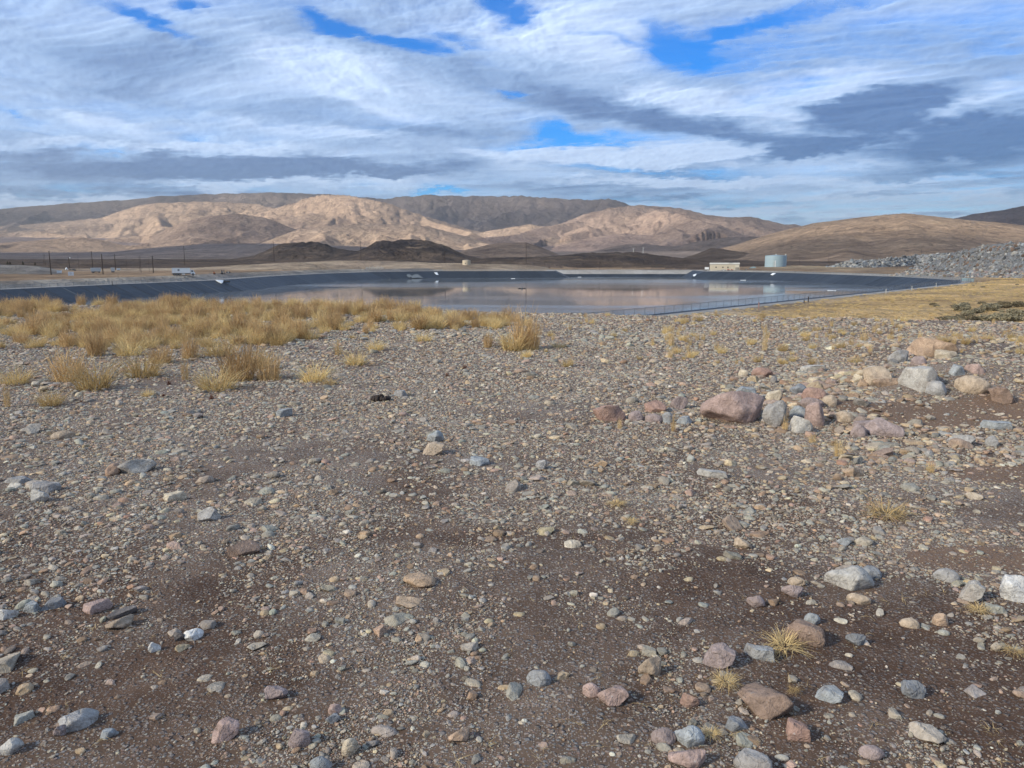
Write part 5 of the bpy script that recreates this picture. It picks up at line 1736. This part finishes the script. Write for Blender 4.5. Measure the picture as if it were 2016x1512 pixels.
# ------------------------------------------------------------------ boulder piles right of the pond
def rock_pile(name, label, top, foot_y, depth, n, dlo, dhi, cols, Dc, seed, tint=1.0):
    """mound whose crest follows the traced line; boulders are heaped on it"""
    pxs = np.linspace(top[0][0], top[-1][0], 90)
    ty = np.interp(pxs, [t[0] for t in top], [t[1] for t in top])
    rows = 16
    V = np.zeros((90, rows, 3))
    fy = np.interp(pxs, [f[0] for f in foot_y], [f[1] for f in foot_y])
    for i, (a, b, f) in enumerate(zip(pxs, ty, fy)):
        d = ray(a, f); q = plane_pt(a, f, -7.0); r0 = np.hypot(q[0], q[1])
        u = q[:2] / r0
        r1 = r0 + depth
        az, sl = az_slope(a, b)
        zt = CAM_Z + sl * r1
        zf = -7.4
        for k in range(rows):
            w = k / (rows - 3)
            if w <= 1:
                r = r0 + (r1 - r0) * w; z = zf + (zt - zf) * (w ** .85)
            else:
                r = r1 + (w - 1) * depth * 2; z = zt - (w - 1) * 18
            V[i, k] = (u[0] * r, u[1] * r, z)
    nx = fbm(V[..., 0] * .08, V[..., 1] * .08, 4, seed)
    V[..., 2] += nx * .9 * (np.arange(rows) > 0)[None, :]
    V[:, 0, 2] -= 1.0
    me = fast_mesh(name, V.reshape(-1, 3), grid_quads(90, rows))
    t = NT(name + '_rubble')
    pos = t.n('ShaderNodeNewGeometry').outputs['Position']
    c = t.ramp(t.noise(.6, 6, .7, pos), [(.3, tuple(.10 * tint * x for x in (1, 1, 1))), (.5, tuple(tint * x for x in (.19, .185, .18))), (.75, tuple(tint * x for x in (.30, .295, .285)))])
    t.out(c, .95, t.bump(t.noise(.9, 6, .7, pos), .9, 1.0))
    o = link(name, me, t.m); tag(o, label, 'rock pile', 'heaps of quarried rock')
    I = RNG.uniform(0, 89, n); K = RNG.uniform(0, rows - 2.6, n)
    i0, k0 = I.astype(int), K.astype(int); fi, fk = (I - i0)[:, None], (K - k0)[:, None]
    i1 = np.minimum(i0 + 1, 89)
    Q = (V[i0, k0] * (1 - fi) + V[i1, k0] * fi) * (1 - fk) + (V[i0, k0 + 1] * (1 - fi) + V[i1, k0 + 1] * fi) * fk
    d = dlo * (dhi / dlo) ** (RNG.uniform(0, 1, n) ** 1.5)
    sc = np.stack([d, d * RNG.uniform(.6, 1, n), d * RNG.uniform(.5, .9, n)], -1)
    ro = np.stack([RNG.normal(0, .6, n), RNG.normal(0, .6, n), RNG.uniform(0, 6.28, n)], -1)
    cc = np.array([PAL[k] for k in cols])[RNG.integers(0, len(cols), n)] * RNG.uniform(.25, .92, n)[:, None]
    s_ = scatter('boulders', Q, ro, sc, RNG.integers(8, len(KINDS), n), np.clip(cc, .03, .8), PROTO, o)
    tag(s_, kind='stuff')


GREYS = ['bluegrey', 'bluegrey', 'pale', 'grey', 'slate', 'pale']
rock_pile('boulder_pile', 'pile of pale grey boulders at the foot of the tan hill', [(1625, 527), (1655, 520), (1675, 512.5), (1720, 512), (1760, 507.5), (1800, 503), (1840, 500), (1880, 497), (1950, 498)], [(1625, 529), (1700, 529), (1800, 527), (1950, 528)], 24, 1500, 1.0, 3.6, GREYS, 520, 801, 1.2)
rock_pile('boulder_pile', 'tall grey mound of crushed rock above the fence corner', [(1790, 529), (1840, 514), (1862, 501), (1890, 493), (1925, 486), (1960, 480), (2016, 478), (2150, 474), (2350, 485)], [(1790, 531), (1850, 534), (1950, 540), (2050, 543), (2350, 545)], 42, 3400, .4, 3.0, ['slate', 'bluegrey', 'grey', 'slate', 'pale', 'brown', 'grey'], 430, 802, .8)
rock_pile('boulder_pile', 'low strip of loose boulders between the crest and the tall mound', [(1752, 542), (1775, 536), (1800, 531.5), (1850, 534), (1900, 536), (1960, 531), (2016, 529), (2200, 528)], [(1752, 541.5), (1800, 542.8), (1890, 546.5), (2016, 548), (2200, 549)], 12, 1100, .6, 2.2, ['pale', 'grey', 'bluegrey', 'tan', 'mauve'], 380, 803, 1.0)


# ------------------------------------------------------------------ dry grass
def blades(n, seed, hgt=1.0, rad=.16, lean=.35, width=.012, droop=.3, flat=0.0, segs=3, col0=(.50, .36, .17), col1=(.36, .24, .12), branch=0.0):
    rs = np.random.default_rng(seed)
    a = rs.uniform(0, 6.283, n); rr = rad * np.sqrt(rs.uniform(0, 1, n))
    bx, by = rr * np.cos(a), rr * np.sin(a)
    la = a + rs.normal(0, .7, n)
    le = np.abs(rs.normal(0, lean, n)) + lean * .5 * rr / rad
    h = hgt * rs.uniform(.45, 1.0, n) * (1 - .35 * rr / rad)
    t0 = np.zeros(n)
    if branch > 0:      # side twigs start part way up
        k = rs.uniform(0, 1, n) < branch
        t0 = np.where(k, rs.uniform(.15, .75, n), 0)
    V, C = [], []
    wa = rs.uniform(0, 6.283, n)
    for s in range(segs + 1):
        u = s / segs
        L = h * np.where(t0 > 0, .28, 1.0) * u
        lean_u = le * (1 + droop * u * 2) + np.where(t0 > 0, .35, 0)
        x = bx * (1 - .3 * t0) + np.cos(la) * L * np.sin(lean_u) + rs.normal(0, .008, n) * s
        y = by * (1 - .3 * t0) + np.sin(la) * L * np.sin(lean_u) + rs.normal(0, .008, n) * s
        z = t0 * h + L * np.cos(lean_u) * (1 - flat) + flat * .04 * rs.uniform(0, 1, n)
        w = width * (1 - .75 * u) * .5
        V.append(np.stack([np.stack([x + np.cos(wa) * w, y + np.sin(wa) * w, z], -1), np.stack([x - np.cos(wa) * w, y - np.sin(wa) * w, z], -1)], 1))
        C.append(np.outer(np.ones(n), np.array(col0) * (1 - u) + np.array(col1) * u) * rs.uniform(.75, 1.2, n)[:, None])
    V = np.stack(V, 1)  # n, segs+1, 2, 3
    C = np.repeat(np.stack(C, 1)[:, :, None, :], 2, 2)
    base = (np.arange(n) * (segs + 1) * 2)[:, None]
    q = np.concatenate([np.stack([base[:, 0] + 2 * s, base[:, 0] + 2 * s + 1, base[:, 0] + 2 * s + 3, base[:, 0] + 2 * s + 2], -1) for s in range(segs)])
    return V.reshape(-1, 3), q, C.reshape(-1, 3)


def grass_mat():
    t = NT('dry_grass')
    c = t.attr('bcol')
    oi = t.n('ShaderNodeObjectInfo')
    c = t.mix(1.0, c, t.ramp(oi.outputs['Random'], [(0, (.66, .60, .54)), (.5, (.95, .93, .90)), (1, (1.1, 1.08, 1.02))]), 'MULTIPLY')
    d = t.n('ShaderNodeBsdfDiffuse'); tl = t.n('ShaderNodeBsdfTranslucent'); mx = t.n('ShaderNodeMixShader'); mx.inputs[0].default_value = .3
    t.l(c, d.inputs[0]); t.l(c, tl.inputs[0]); t.l(d.outputs[0], mx.inputs[1]); t.l(tl.outputs[0], mx.inputs[2])
    t.t.nodes.remove(t.b); t.l(mx.outputs[0], t.t.nodes['Material Output'].inputs[0])
    return t.m


GM = grass_mat()
STRAW0, STRAW1 = (.78, .60, .31), (.72, .54, .28)
BR0, BR1 = (.66, .48, .26), (.50, .34, .185)


def grass_mesh(name, parts):
    V, Q, C, k = [], [], [], 0
    for p in parts:
        v, q, c = blades(**p)
        V.append(v); Q.append(q + k); C.append(c); k += len(v)
    me = fast_mesh(name, np.concatenate(V), np.concatenate(Q), False)
    col_attr(me, 'bcol', np.clip(np.concatenate(C), .02, .8)); me.materials.append(GM)
    return me


TUFTS = []
for i in range(4):   # bristly upright weeds with a straw skirt
    TUFTS.append(grass_mesh('weed', [dict(n=300, seed=50 + i, hgt=1.0, rad=.20, lean=.20, width=.014, droop=.1, col0=BR0, col1=BR1, branch=.62), dict(n=60, seed=60 + i, hgt=.45, rad=.22, lean=.6, width=.012, droop=.5, col0=STRAW0, col1=STRAW1)]))
for i in range(3):   # arching straw bunches
    TUFTS.append(grass_mesh('straw_tuft', [dict(n=260, seed=70 + i, hgt=.95, rad=.22, lean=.33, width=.015, droop=.4, col0=STRAW0, col1=STRAW1, branch=.25)]))
for i in range(2):   # sparse tall stalks
    TUFTS.append(grass_mesh('stalks', [dict(n=150, seed=80 + i, hgt=1.0, rad=.12, lean=.14, width=.011, droop=.1, col0=STRAW1, col1=BR0, branch=.6)]))
LITTER = [grass_mesh('straw_mat', [dict(n=190, seed=90 + i, hgt=1.0, rad=.32, lean=1.32, width=.024, droop=.1, col0=(.66, .50, .26), col1=(.62, .46, .24))]) for i in range(3)]
SPRIG = [grass_mesh('sprig', [dict(n=7, seed=95 + i, hgt=1.0, rad=.12, lean=1.3, width=.03, droop=.1, col0=(.6, .46, .25), col1=(.56, .42, .22))]) for i in range(3)]
TUMBLE = grass_mesh('tumbleweed', [dict(n=420, seed=99, hgt=.62, rad=.30, lean=.75, width=.02, droop=.6, col0=(.13, .045, .03), col1=(.17, .06, .04), branch=.5)])

GRASS_C = bpy.data.collections.new('grass_shapes')
for i, m_ in enumerate(TUFTS + LITTER + SPRIG):
    GRASS_C.objects.link(bpy.data.objects.new('grass_shape_%02d' % i, m_))

TL = {0: 'bristly brown weed clump', 4: 'arching straw-coloured grass tuft', 7: 'thin upright dry stalks'}
ONE = [  # px, base y, width, height, shape
    (185, 766, 78, 78, 5, 'straw tuft with a flat base in front of the taller weeds'), (135, 750, 84, 78, 0, 'broad weed clump behind the flat-based straw tuft'), (100, 798, 58, 42, 4, 'small leaning straw tuft apart on the gravel'), (32, 756, 64, 48, 4, 'low straw tuft beside the broad weed clump'), (15, 802, 28, 62, 7, 'thin dry stalks beside the small leaning tuft'),
    (190, 700, 48, 66, 1, 'dark brown weed at the front of the grass field'), (282, 742, 74, 62, 5, 'round straw tuft with bright stems'), (318, 715, 60, 50, 0, 'weed clump behind the round straw tuft'), (376, 706, 44, 62, 2, 'narrow dark weed beside pale straw'), (428, 767, 84, 62, 5, 'bright straw tuft at the foot of the tall weed'), (470, 748, 92, 100, 1, 'tall brown weed on the bare gravel before the field'), (532, 747, 72, 66, 3, 'weed clump right of the tall brown weed'), (505, 725, 60, 55, 4, 'straw tuft behind the tall brown weed'),
    (620, 750, 62, 50, 4, 'bright straw tuft alone on the gravel'), (700, 718, 58, 38, 5, 'low straw tuft right of the lone bright one'), (365, 748, 34, 60, 7, 'wispy stalks between two straw tufts'), (665, 700, 34, 40, 8, 'short stalks behind the low straw tuft'), (430, 700, 70, 50, 6, 'straw tuft on the front of the field'), (255, 700, 60, 46, 4, 'straw tuft beside the dark brown weed'),
    (1030, 688, 56, 92, 2, 'tallest weed clump standing alone before the pond'), (1010, 690, 60, 60, 4, 'straw tuft at the foot of the tallest weed'), (1048, 688, 40, 70, 1, 'weed leaning on the tallest clump'), (960, 684, 26, 40, 3, 'short weed left of the tallest clump'), (1322, 682, 20, 58, 8, 'single tall bunch of stalks on the stony strip'), (1683, 714, 44, 20, 6, 'low straw tuft behind the earth mound'), (1505, 690, 20, 50, 8, 'tall stalks on the stony strip right of the pale rocks'), (958, 606, 10, 20, 2, 'spiky weed on the brink above the water'),
    (835, 672, 50, 26, 6, 'low straw tuft beside pale blue stones'), (740, 690, 40, 30, 4, 'small straw tuft at the end of the field'), (1700, 672, 40, 30, 7, 'sparse stalks behind the earth mound'), (1545, 850, 24, 40, 7, 'thin weed before the upright grey-beige rock'), (1650, 900, 40, 50, 7, 'thin straw weed in front of the earth mound'), (1830, 930, 40, 30, 8, 'thin straw weed by the grey wedge-shaped rock'), (1220, 845, 18, 30, 8, 'wisp of stalks before the squat reddish boulder'), (1325, 850, 14, 44, 8, 'wisp of stalks before the largest boulder'), (290, 780, 22, 22, 6, 'tiny straw tuft below the field'), (1600, 872, 34, 26, 8, 'brown weed below the upright pink rock'),
]
for px, py, w, h, si, lab in ONE:
    p = hit(px, py); s = float((p - np.array([0, 0, CAM_Z])) @ FWD) / F_PX
    H = h * s * 1.25
    W = w * s
    o = link('grass_tuft', TUFTS[si]); o.location = (p[0], p[1], p[2] - .01)
    kx = max(.6, min(1.6, W / (H * .62)))
    o.scale = (H * kx, H * kx * .9, H); o.rotation_euler = (0, 0, random.uniform(0, 6.28))
    tag(o, lab, 'grass tuft', 'dry grass tufts on the gravel')

# the dense band of dry grass
FIELD = np.array([(-500, 705), (0, 693), (100, 691), (260, 694), (420, 690), (560, 680), (600, 674), (700, 668), (780, 664), (830, 662), (900, 652), (1000, 650), (1055, 642), (1010, 628), (900, 622), (830, 609), (700, 603), (600, 599), (400, 596.5), (0, 600), (-500, 602)], float)


def in_poly(px, py, Pg):
    return poly_sd(px, py, Pg) < 0


def grass_field():
    n = 16000
    x = RNG.uniform(-26, 3.5, n); y = RNG.uniform(11, 29, n)
    z = height(x, y, fine=False)
    px, py, dp = project(x, y, z)
    clump = fbm(x * .5, y * .5, 3, 900)
    depth_in = -poly_sd(px, py, FIELD)
    pr = np.clip(.27 + .9 * clump, .04, .8) * sstep(-4, 14, depth_in) * (edge_far(x, y) < .9) * (.6 + .4 * sstep(900, 780, px))
    k = RNG.uniform(0, 1, n) < pr
    x, y, z, cl = x[k], y[k], z[k], clump[k]
    m = len(x)
    H = np.clip(RNG.normal(.38, .13, m) + .14 * cl, .16, .80)
    weed = RNG.uniform(0, 1, m) < .36
    idx = np.where(weed, RNG.integers(0, 4, m), RNG.integers(4, 7, m))
    H = np.where(weed, H, H * .82)
    sc = np.stack([H * RNG.uniform(.85, 1.4, m)] * 2 + [H], -1)
    ro = np.stack([RNG.normal(0, .06, m), RNG.normal(0, .06, m), RNG.uniform(0, 6.28, m)], -1)
    o = scatter('grass', np.stack([x, y, z - .01], -1), ro, sc, idx, None, GRASS_C)
    tag(o, 'dense band of dry golden grass and weeds along the brink', 'grass', kind='stuff')
    print('field', m)
    # sparse seedlings over the stony strip, straw litter over the dirt
    n = 900
    px = RNG.uniform(1000, 2016, n); py = 622 + 100 * RNG.uniform(0, 1, n) ** 1.3
    pr = np.clip(.35 + 1.2 * fbm(px * .01, py * .03, 3, 910), .03, 1) * np.where(px > 1330, 1, .45)
    k = RNG.uniform(0, 1, n) < pr
    Q = np.array([plane_pt(a, b, 0.0) for a, b in zip(px[k], py[k])])
    m = len(Q)
    Hs = RNG.uniform(.06, .24, m) ** 1.0
    zz = height(Q[:, 0], Q[:, 1], fine=False)
    ok_ = edge_far(Q[:, 0], Q[:, 1]) < .8
    o = scatter('dry_stalks', np.stack([Q[:, 0], Q[:, 1], zz], -1)[ok_], np.stack([Hs * 0, Hs * 0, RNG.uniform(0, 6.28, m)], -1)[ok_], np.stack([Hs * 1.2, Hs * 1.2, Hs], -1)[ok_], RNG.integers(4, 9, m)[ok_], None, GRASS_C)
    tag(o, 'thin dry stalks scattered over the stony strip', 'weeds', kind='stuff')
    n = 1500
    r = 2.0 * (24 / 2.0) ** RNG.uniform(0, 1, n); a = RNG.uniform(-.7, .7, n)
    x, y = r * np.sin(a), r * np.cos(a)
    k = fbm(x * .6, y * .6, 3, 920) + .25 * (x > 0) > -.05 + RNG.uniform(-.3, .6, n)
    x, y = x[k], y[k]; m = len(x)
    z = height(x, y, fine=False) + .012
    Hs = RNG.uniform(.025, .10, m)
    o = scatter('straw_litter', np.stack([x, y, z], -1), np.stack([Hs * 0, Hs * 0, RNG.uniform(0, 6.28, m)], -1), np.stack([Hs, Hs, Hs * .5], -1), RNG.integers(12, 15, m), None, GRASS_C)
    tag(o, 'broken bits of straw strewn over the dirt', 'straw', kind='stuff')


grass_field()

for px, py, w, h, si, lab in [(1745, 1034, 150, 46, 0, 'large bright clump of uprooted straw lying on gravel'), (1215, 1006, 60, 26, 1, 'small flat straw clump on bare gravel'), (1245, 1038, 42, 16, 2, 'second small straw clump just below the first'), (1926, 1218, 66, 30, 1, 'tangled straw clump right of the grey cobble'), (1545, 1296, 130, 46, 2, 'thin dry stalks strewn over a flat slab'), (1428, 1360, 90, 26, 0, 'dry stalks left of the largest brown block'), (1562, 1388, 44, 50, 1, 'straw sprigs standing behind the largest brown block'), (1995, 1308, 70, 46, 2, 'straw stalks among small stones beyond the brown block'), (1100, 690, 60, 14, 0, 'fallen straw beside the tallest weed clump'), (1010, 690, 90, 24, 1, 'fallen bright straw mat under the tallest weed'), (650, 762, 70, 14, 2, 'straw mat under the lone bright tuft'), (1640, 888, 40, 20, 0, 'straw scraps in front of the earth mound'), (1400, 1470, 60, 40, 2, 'straw crumbs beside the tight group of three cobbles')]:
    p = hit(px, min(py, 1505) - h * .4); s = float((p - np.array([0, 0, CAM_Z])) @ FWD) / F_PX
    W = w * s
    o = link('straw_clump', LITTER[si]); o.location = (p[0], p[1], p[2] + .02)
    o.scale = (W * .62, W * .55, W * .30); o.rotation_euler = (0, 0, random.uniform(0, 6.28))
    tag(o, lab, 'straw', 'straw clumps lying on the gravel')
for px, py, w, lab in [(915, 727, 17, 'larger round dark red tumbleweed on the gravel'), (881, 741, 15, 'small dark red tumbleweed below the larger one'), (417, 786, 17, 'dark red tumbleweed below the tall brown weed'), (333, 757, 14, 'dark red tumbleweed beside pale straw'), (322, 780, 10, 'tiny dark red weed below the field'), (160, 793, 9, 'tiny dark red weed near the small leaning tuft')]:
    p = hit(px, py); s = float((p - np.array([0, 0, CAM_Z])) @ FWD) / F_PX
    o = link('tumbleweed', TUMBLE); W = w * s; o.location = (p[0], p[1], p[2]); o.scale = (W * .8, W * .8, W * 1.7); o.rotation_euler = (0, 0, random.uniform(0, 6))
    tag(o, lab, 'tumbleweed', 'dark red tumbleweeds')
# dung pile
p = hit(748, 788); s = float((p - np.array([0, 0, CAM_Z])) @ FWD) / F_PX
e = empty('dung_pile', p); tag(e, 'dark brown pile of animal dung on the gravel', 'dung')
dm = simple_mat('dung', (.035, .022, .015), .8, var=.3, scale=30)
rs = random.Random(3)
dmesh = rock_mesh('dropping', 77, 'round', 2); dmesh.materials.append(dm)
for k in range(46):
    o = link('dropping', dmesh, None, e)
    a, r_ = rs.uniform(0, 6.28), rs.uniform(0, 1) ** .6
    o.location = (math.cos(a) * r_ * 19 * s, math.sin(a) * r_ * 16 * s, .02 + (1 - r_) * rs.uniform(0, .05))
    q = rs.uniform(.035, .06); o.scale = (q, q * .85, q * .75); o.rotation_euler = (rs.uniform(0, 3), rs.uniform(0, 3), rs.uniform(0, 3))


# ------------------------------------------------------------------ straw field and sagebrush right of the pond
def sage_mesh(seed):
    rs = np.random.default_rng(seed)
    n = 420
    v = rs.normal(size=(n, 3)); v /= np.linalg.norm(v, axis=1)[:, None]
    v *= rs.uniform(.55, 1, n)[:, None]
    c = np.stack([v[:, 0] * .55, v[:, 1] * .55, .32 + v[:, 2] * .34 + .08 * pn(v[:, 0] * 3, v[:, 1] * 3, seed)], -1)
    t1 = rs.normal(size=(n, 3)); t2 = rs.normal(size=(n, 3))
    t1 *= (.10 / np.linalg.norm(t1, axis=1))[:, None]; t2 *= (.05 / np.linalg.norm(t2, axis=1))[:, None]
    V = np.stack([c - t1, c + t2, c + t1, c - t2], 1).reshape(-1, 3)
    q = np.arange(n * 4).reshape(n, 4)
    me = fast_mesh('foliage', V, q, False)
    col = np.repeat(np.array([.30, .27, .19])[None] * rs.uniform(.6, 1.35, n)[:, None], 4, 0)
    col_attr(me, 'bcol', col); me.materials.append(GM)
    return me


SAGE = [sage_mesh(i) for i in range(3)]
SAGE_C = bpy.data.collections.new('sage_shapes')
for i, m_ in enumerate(SAGE): SAGE_C.objects.link(bpy.data.objects.new('sage_shape_%02d' % i, m_))


def right_plain():
    # singled-out bushes of the dark rank
    stem = bmesh.new()
    for a in range(5): b_cyl(stem, (0, 0, -.1), (math.cos(a * 1.26) * .3, math.sin(a * 1.26) * .3, .4), .03, .012, 5)
    sm = bpy.data.meshes.new('stem'); stem.to_mesh(sm); stem.free(); sm.materials.append(M['wood'])
    spots = [(1852, 634), (1868, 632), (1884, 636), (1900, 634), (1918, 632), (1935, 633), (1952, 631), (1968, 633), (1985, 630), (2002, 632), (2012, 622), (1995, 618), (1950, 612), (1925, 616), (1905, 620), (1890, 612), (1975, 606), (2005, 604)]
    for i, (px, py) in enumerate(spots):
        p = hit(px, py)
        if np.hypot(p[0], p[1]) < 40: p = plane_pt(px, py, -6.5); p[2] = gz(p[0], p[1])
        e = empty('sagebrush', p, random.uniform(0, 6))
        k = random.uniform(1.3, 2.2); e.scale = (k * 1.25, k * 1.1, k * .8)
        link('foliage', SAGE[i % 3], None, e); link('stem', sm, None, e)
        tag(e, 'grey-green sagebrush in the dark rank below the straw slope', 'shrub', 'sagebrush rank below the straw slope')
    n = 4200
    x = RNG.uniform(30, 230, n); y = RNG.uniform(80, 330, n)
    hump = np.exp(-((x - 104) / 34) ** 2 - ((y - 118) / 22) ** 2)
    k = (RNG.uniform(0, 1, n) < np.clip(hump * 1.2 - .25, 0.0, 1) + .012)
    k &= (poly_sd(x, y) > 9) & ((x - FENCE_A[0]) * _fd[1] - (y - FENCE_A[1]) * _fd[0] > 12)
    x, y = x[k], y[k]; m = len(x)
    d = RNG.uniform(.5, 1.5, m)
    o = scatter('low_brush', np.stack([x, y, height(x, y) - .05], -1), np.stack([d * 0, d * 0, RNG.uniform(0, 6.28, m)], -1), np.stack([d * 1.2, d * 1.2, d * .75], -1), RNG.integers(0, 3, m), None, SAGE_C)
    tag(o, 'low grey brush dotting the straw slope', 'brush', kind='stuff')
    n = 30000
    y = RNG.uniform(70, 340, n); x = RNG.uniform(10, 250, n)
    sd = poly_sd(x, y)
    side = (x - FENCE_A[0]) * _fd[1] - (y - FENCE_A[1]) * _fd[0]
    cl = fbm(x * .03 - y * .03, x * .08 + y * .08, 3, 930)
    k = (sd > 4.2) & (side > 2) & (np.abs(np.degrees(np.arctan2(x, y))) < 39) & (RNG.uniform(0, 1, n) < np.clip(.45 + cl, .05, 1))
    x, y = x[k], y[k]; m = len(x)
    H = RNG.uniform(.22, .5, m)
    o = scatter('straw_field', np.stack([x, y, height(x, y) - .04], -1), np.stack([H * 0, H * 0, RNG.uniform(0, 6.28, m)], -1), np.stack([H * 2.2, H * 2.2, H], -1), RNG.integers(4, 7, m), None, GRASS_C)
    tag(o, 'dry golden grass covering the slope below the fence', 'grass', kind='stuff')
    print('straw', m)


right_plain()

# small junipers on the spoil mound, left
for px, py, h in [(15.2, 521.3, 6.5), (20.2, 521.3, 6), (45.5, 521.8, 7), (69.5, 522.5, 6)]:
    e, s, p = at(px, py, 'juniper_tree')
    tag(e, 'small dark juniper on top of the grey spoil mound', 'tree', 'junipers on the spoil mound')
    part('trunk', M['wood'], e, lambda bm: [b_cyl(bm, (0, 0, -.3), (0, 0, h * s * .7), .12, .04, 6), b_cyl(bm, (0, 0, h * s * .3), (.4, .1, h * s * .55), .05, .02, 5)])
    rs = np.random.default_rng(int(px)); n = 260
    zz = rs.uniform(.12, 1, n); rr = (1.02 - zz) * .42 * np.sqrt(rs.uniform(.1, 1, n)) * rs.uniform(.7, 1.2, n); aa = rs.uniform(0, 6.28, n)
    c = np.stack([rr * np.cos(aa), rr * np.sin(aa), zz], -1) * h * s
    t1 = rs.normal(size=(n, 3)) * .12; t2 = rs.normal(size=(n, 3)) * .08
    me = fast_mesh('crown', np.stack([c - t1, c + t2, c + t1, c - t2], 1).reshape(-1, 3), np.arange(n * 4).reshape(n, 4), False)
    col_attr(me, 'bcol', np.repeat(np.array([.05, .055, .032])[None] * rs.uniform(.6, 1.4, n)[:, None], 4, 0))
    link('crown', me, GM, e)
# pale boulders on the brink at the left
for px, py, w, h, lab in [(36, 601, 24, 9, 'low pale boulder on the brink left of the paired ones'), (89, 601, 17, 9, 'larger of two pale boulders side by side on the brink'), (105, 601, 15, 8, 'smaller of two pale boulders side by side on the brink'), (470, 588, 9, 4, 'small whitish stone on the brink against the liner')]:
    d = ray(px, py); r = 25.6
    x, y = d[0] / d[1] * r, r
    z = gz(x, y); s = r / F_PX
    o = link('rock', BIG[8 + int(px) % 5]); o.scale = (w * s, w * s * .7, h * s * 1.6); o.location = (x, y, z + h * s * .35); o.color = (.50, .44, .36, 1)
    tag(o, lab, 'rock', 'pale boulders on the brink')


# ------------------------------------------------------------------ thin haze over the valley
def haze():
    bm = bmesh.new()
    b_box(bm, (0, 2500, 600), (44000, 30000, 1240))
    t = bpy.data.materials.new('haze_air'); t.use_nodes = True
    nt = t.node_tree
    nt.nodes.remove(nt.nodes['Principled BSDF'])
    v = nt.nodes.new('ShaderNodeVolumePrincipled')
    v.inputs['Color'].default_value = (.80, .88, 1.0, 1)
    v.inputs['Density'].default_value = 4.5e-5
    v.inputs['Anisotropy'].default_value = .2
    nt.links.new(v.outputs[0], nt.nodes['Material Output'].inputs['Volume'])
    tag(bm_obj('haze', bm, t), 'thin pale haze over the valley and the hills', 'haze', kind='stuff')


haze()
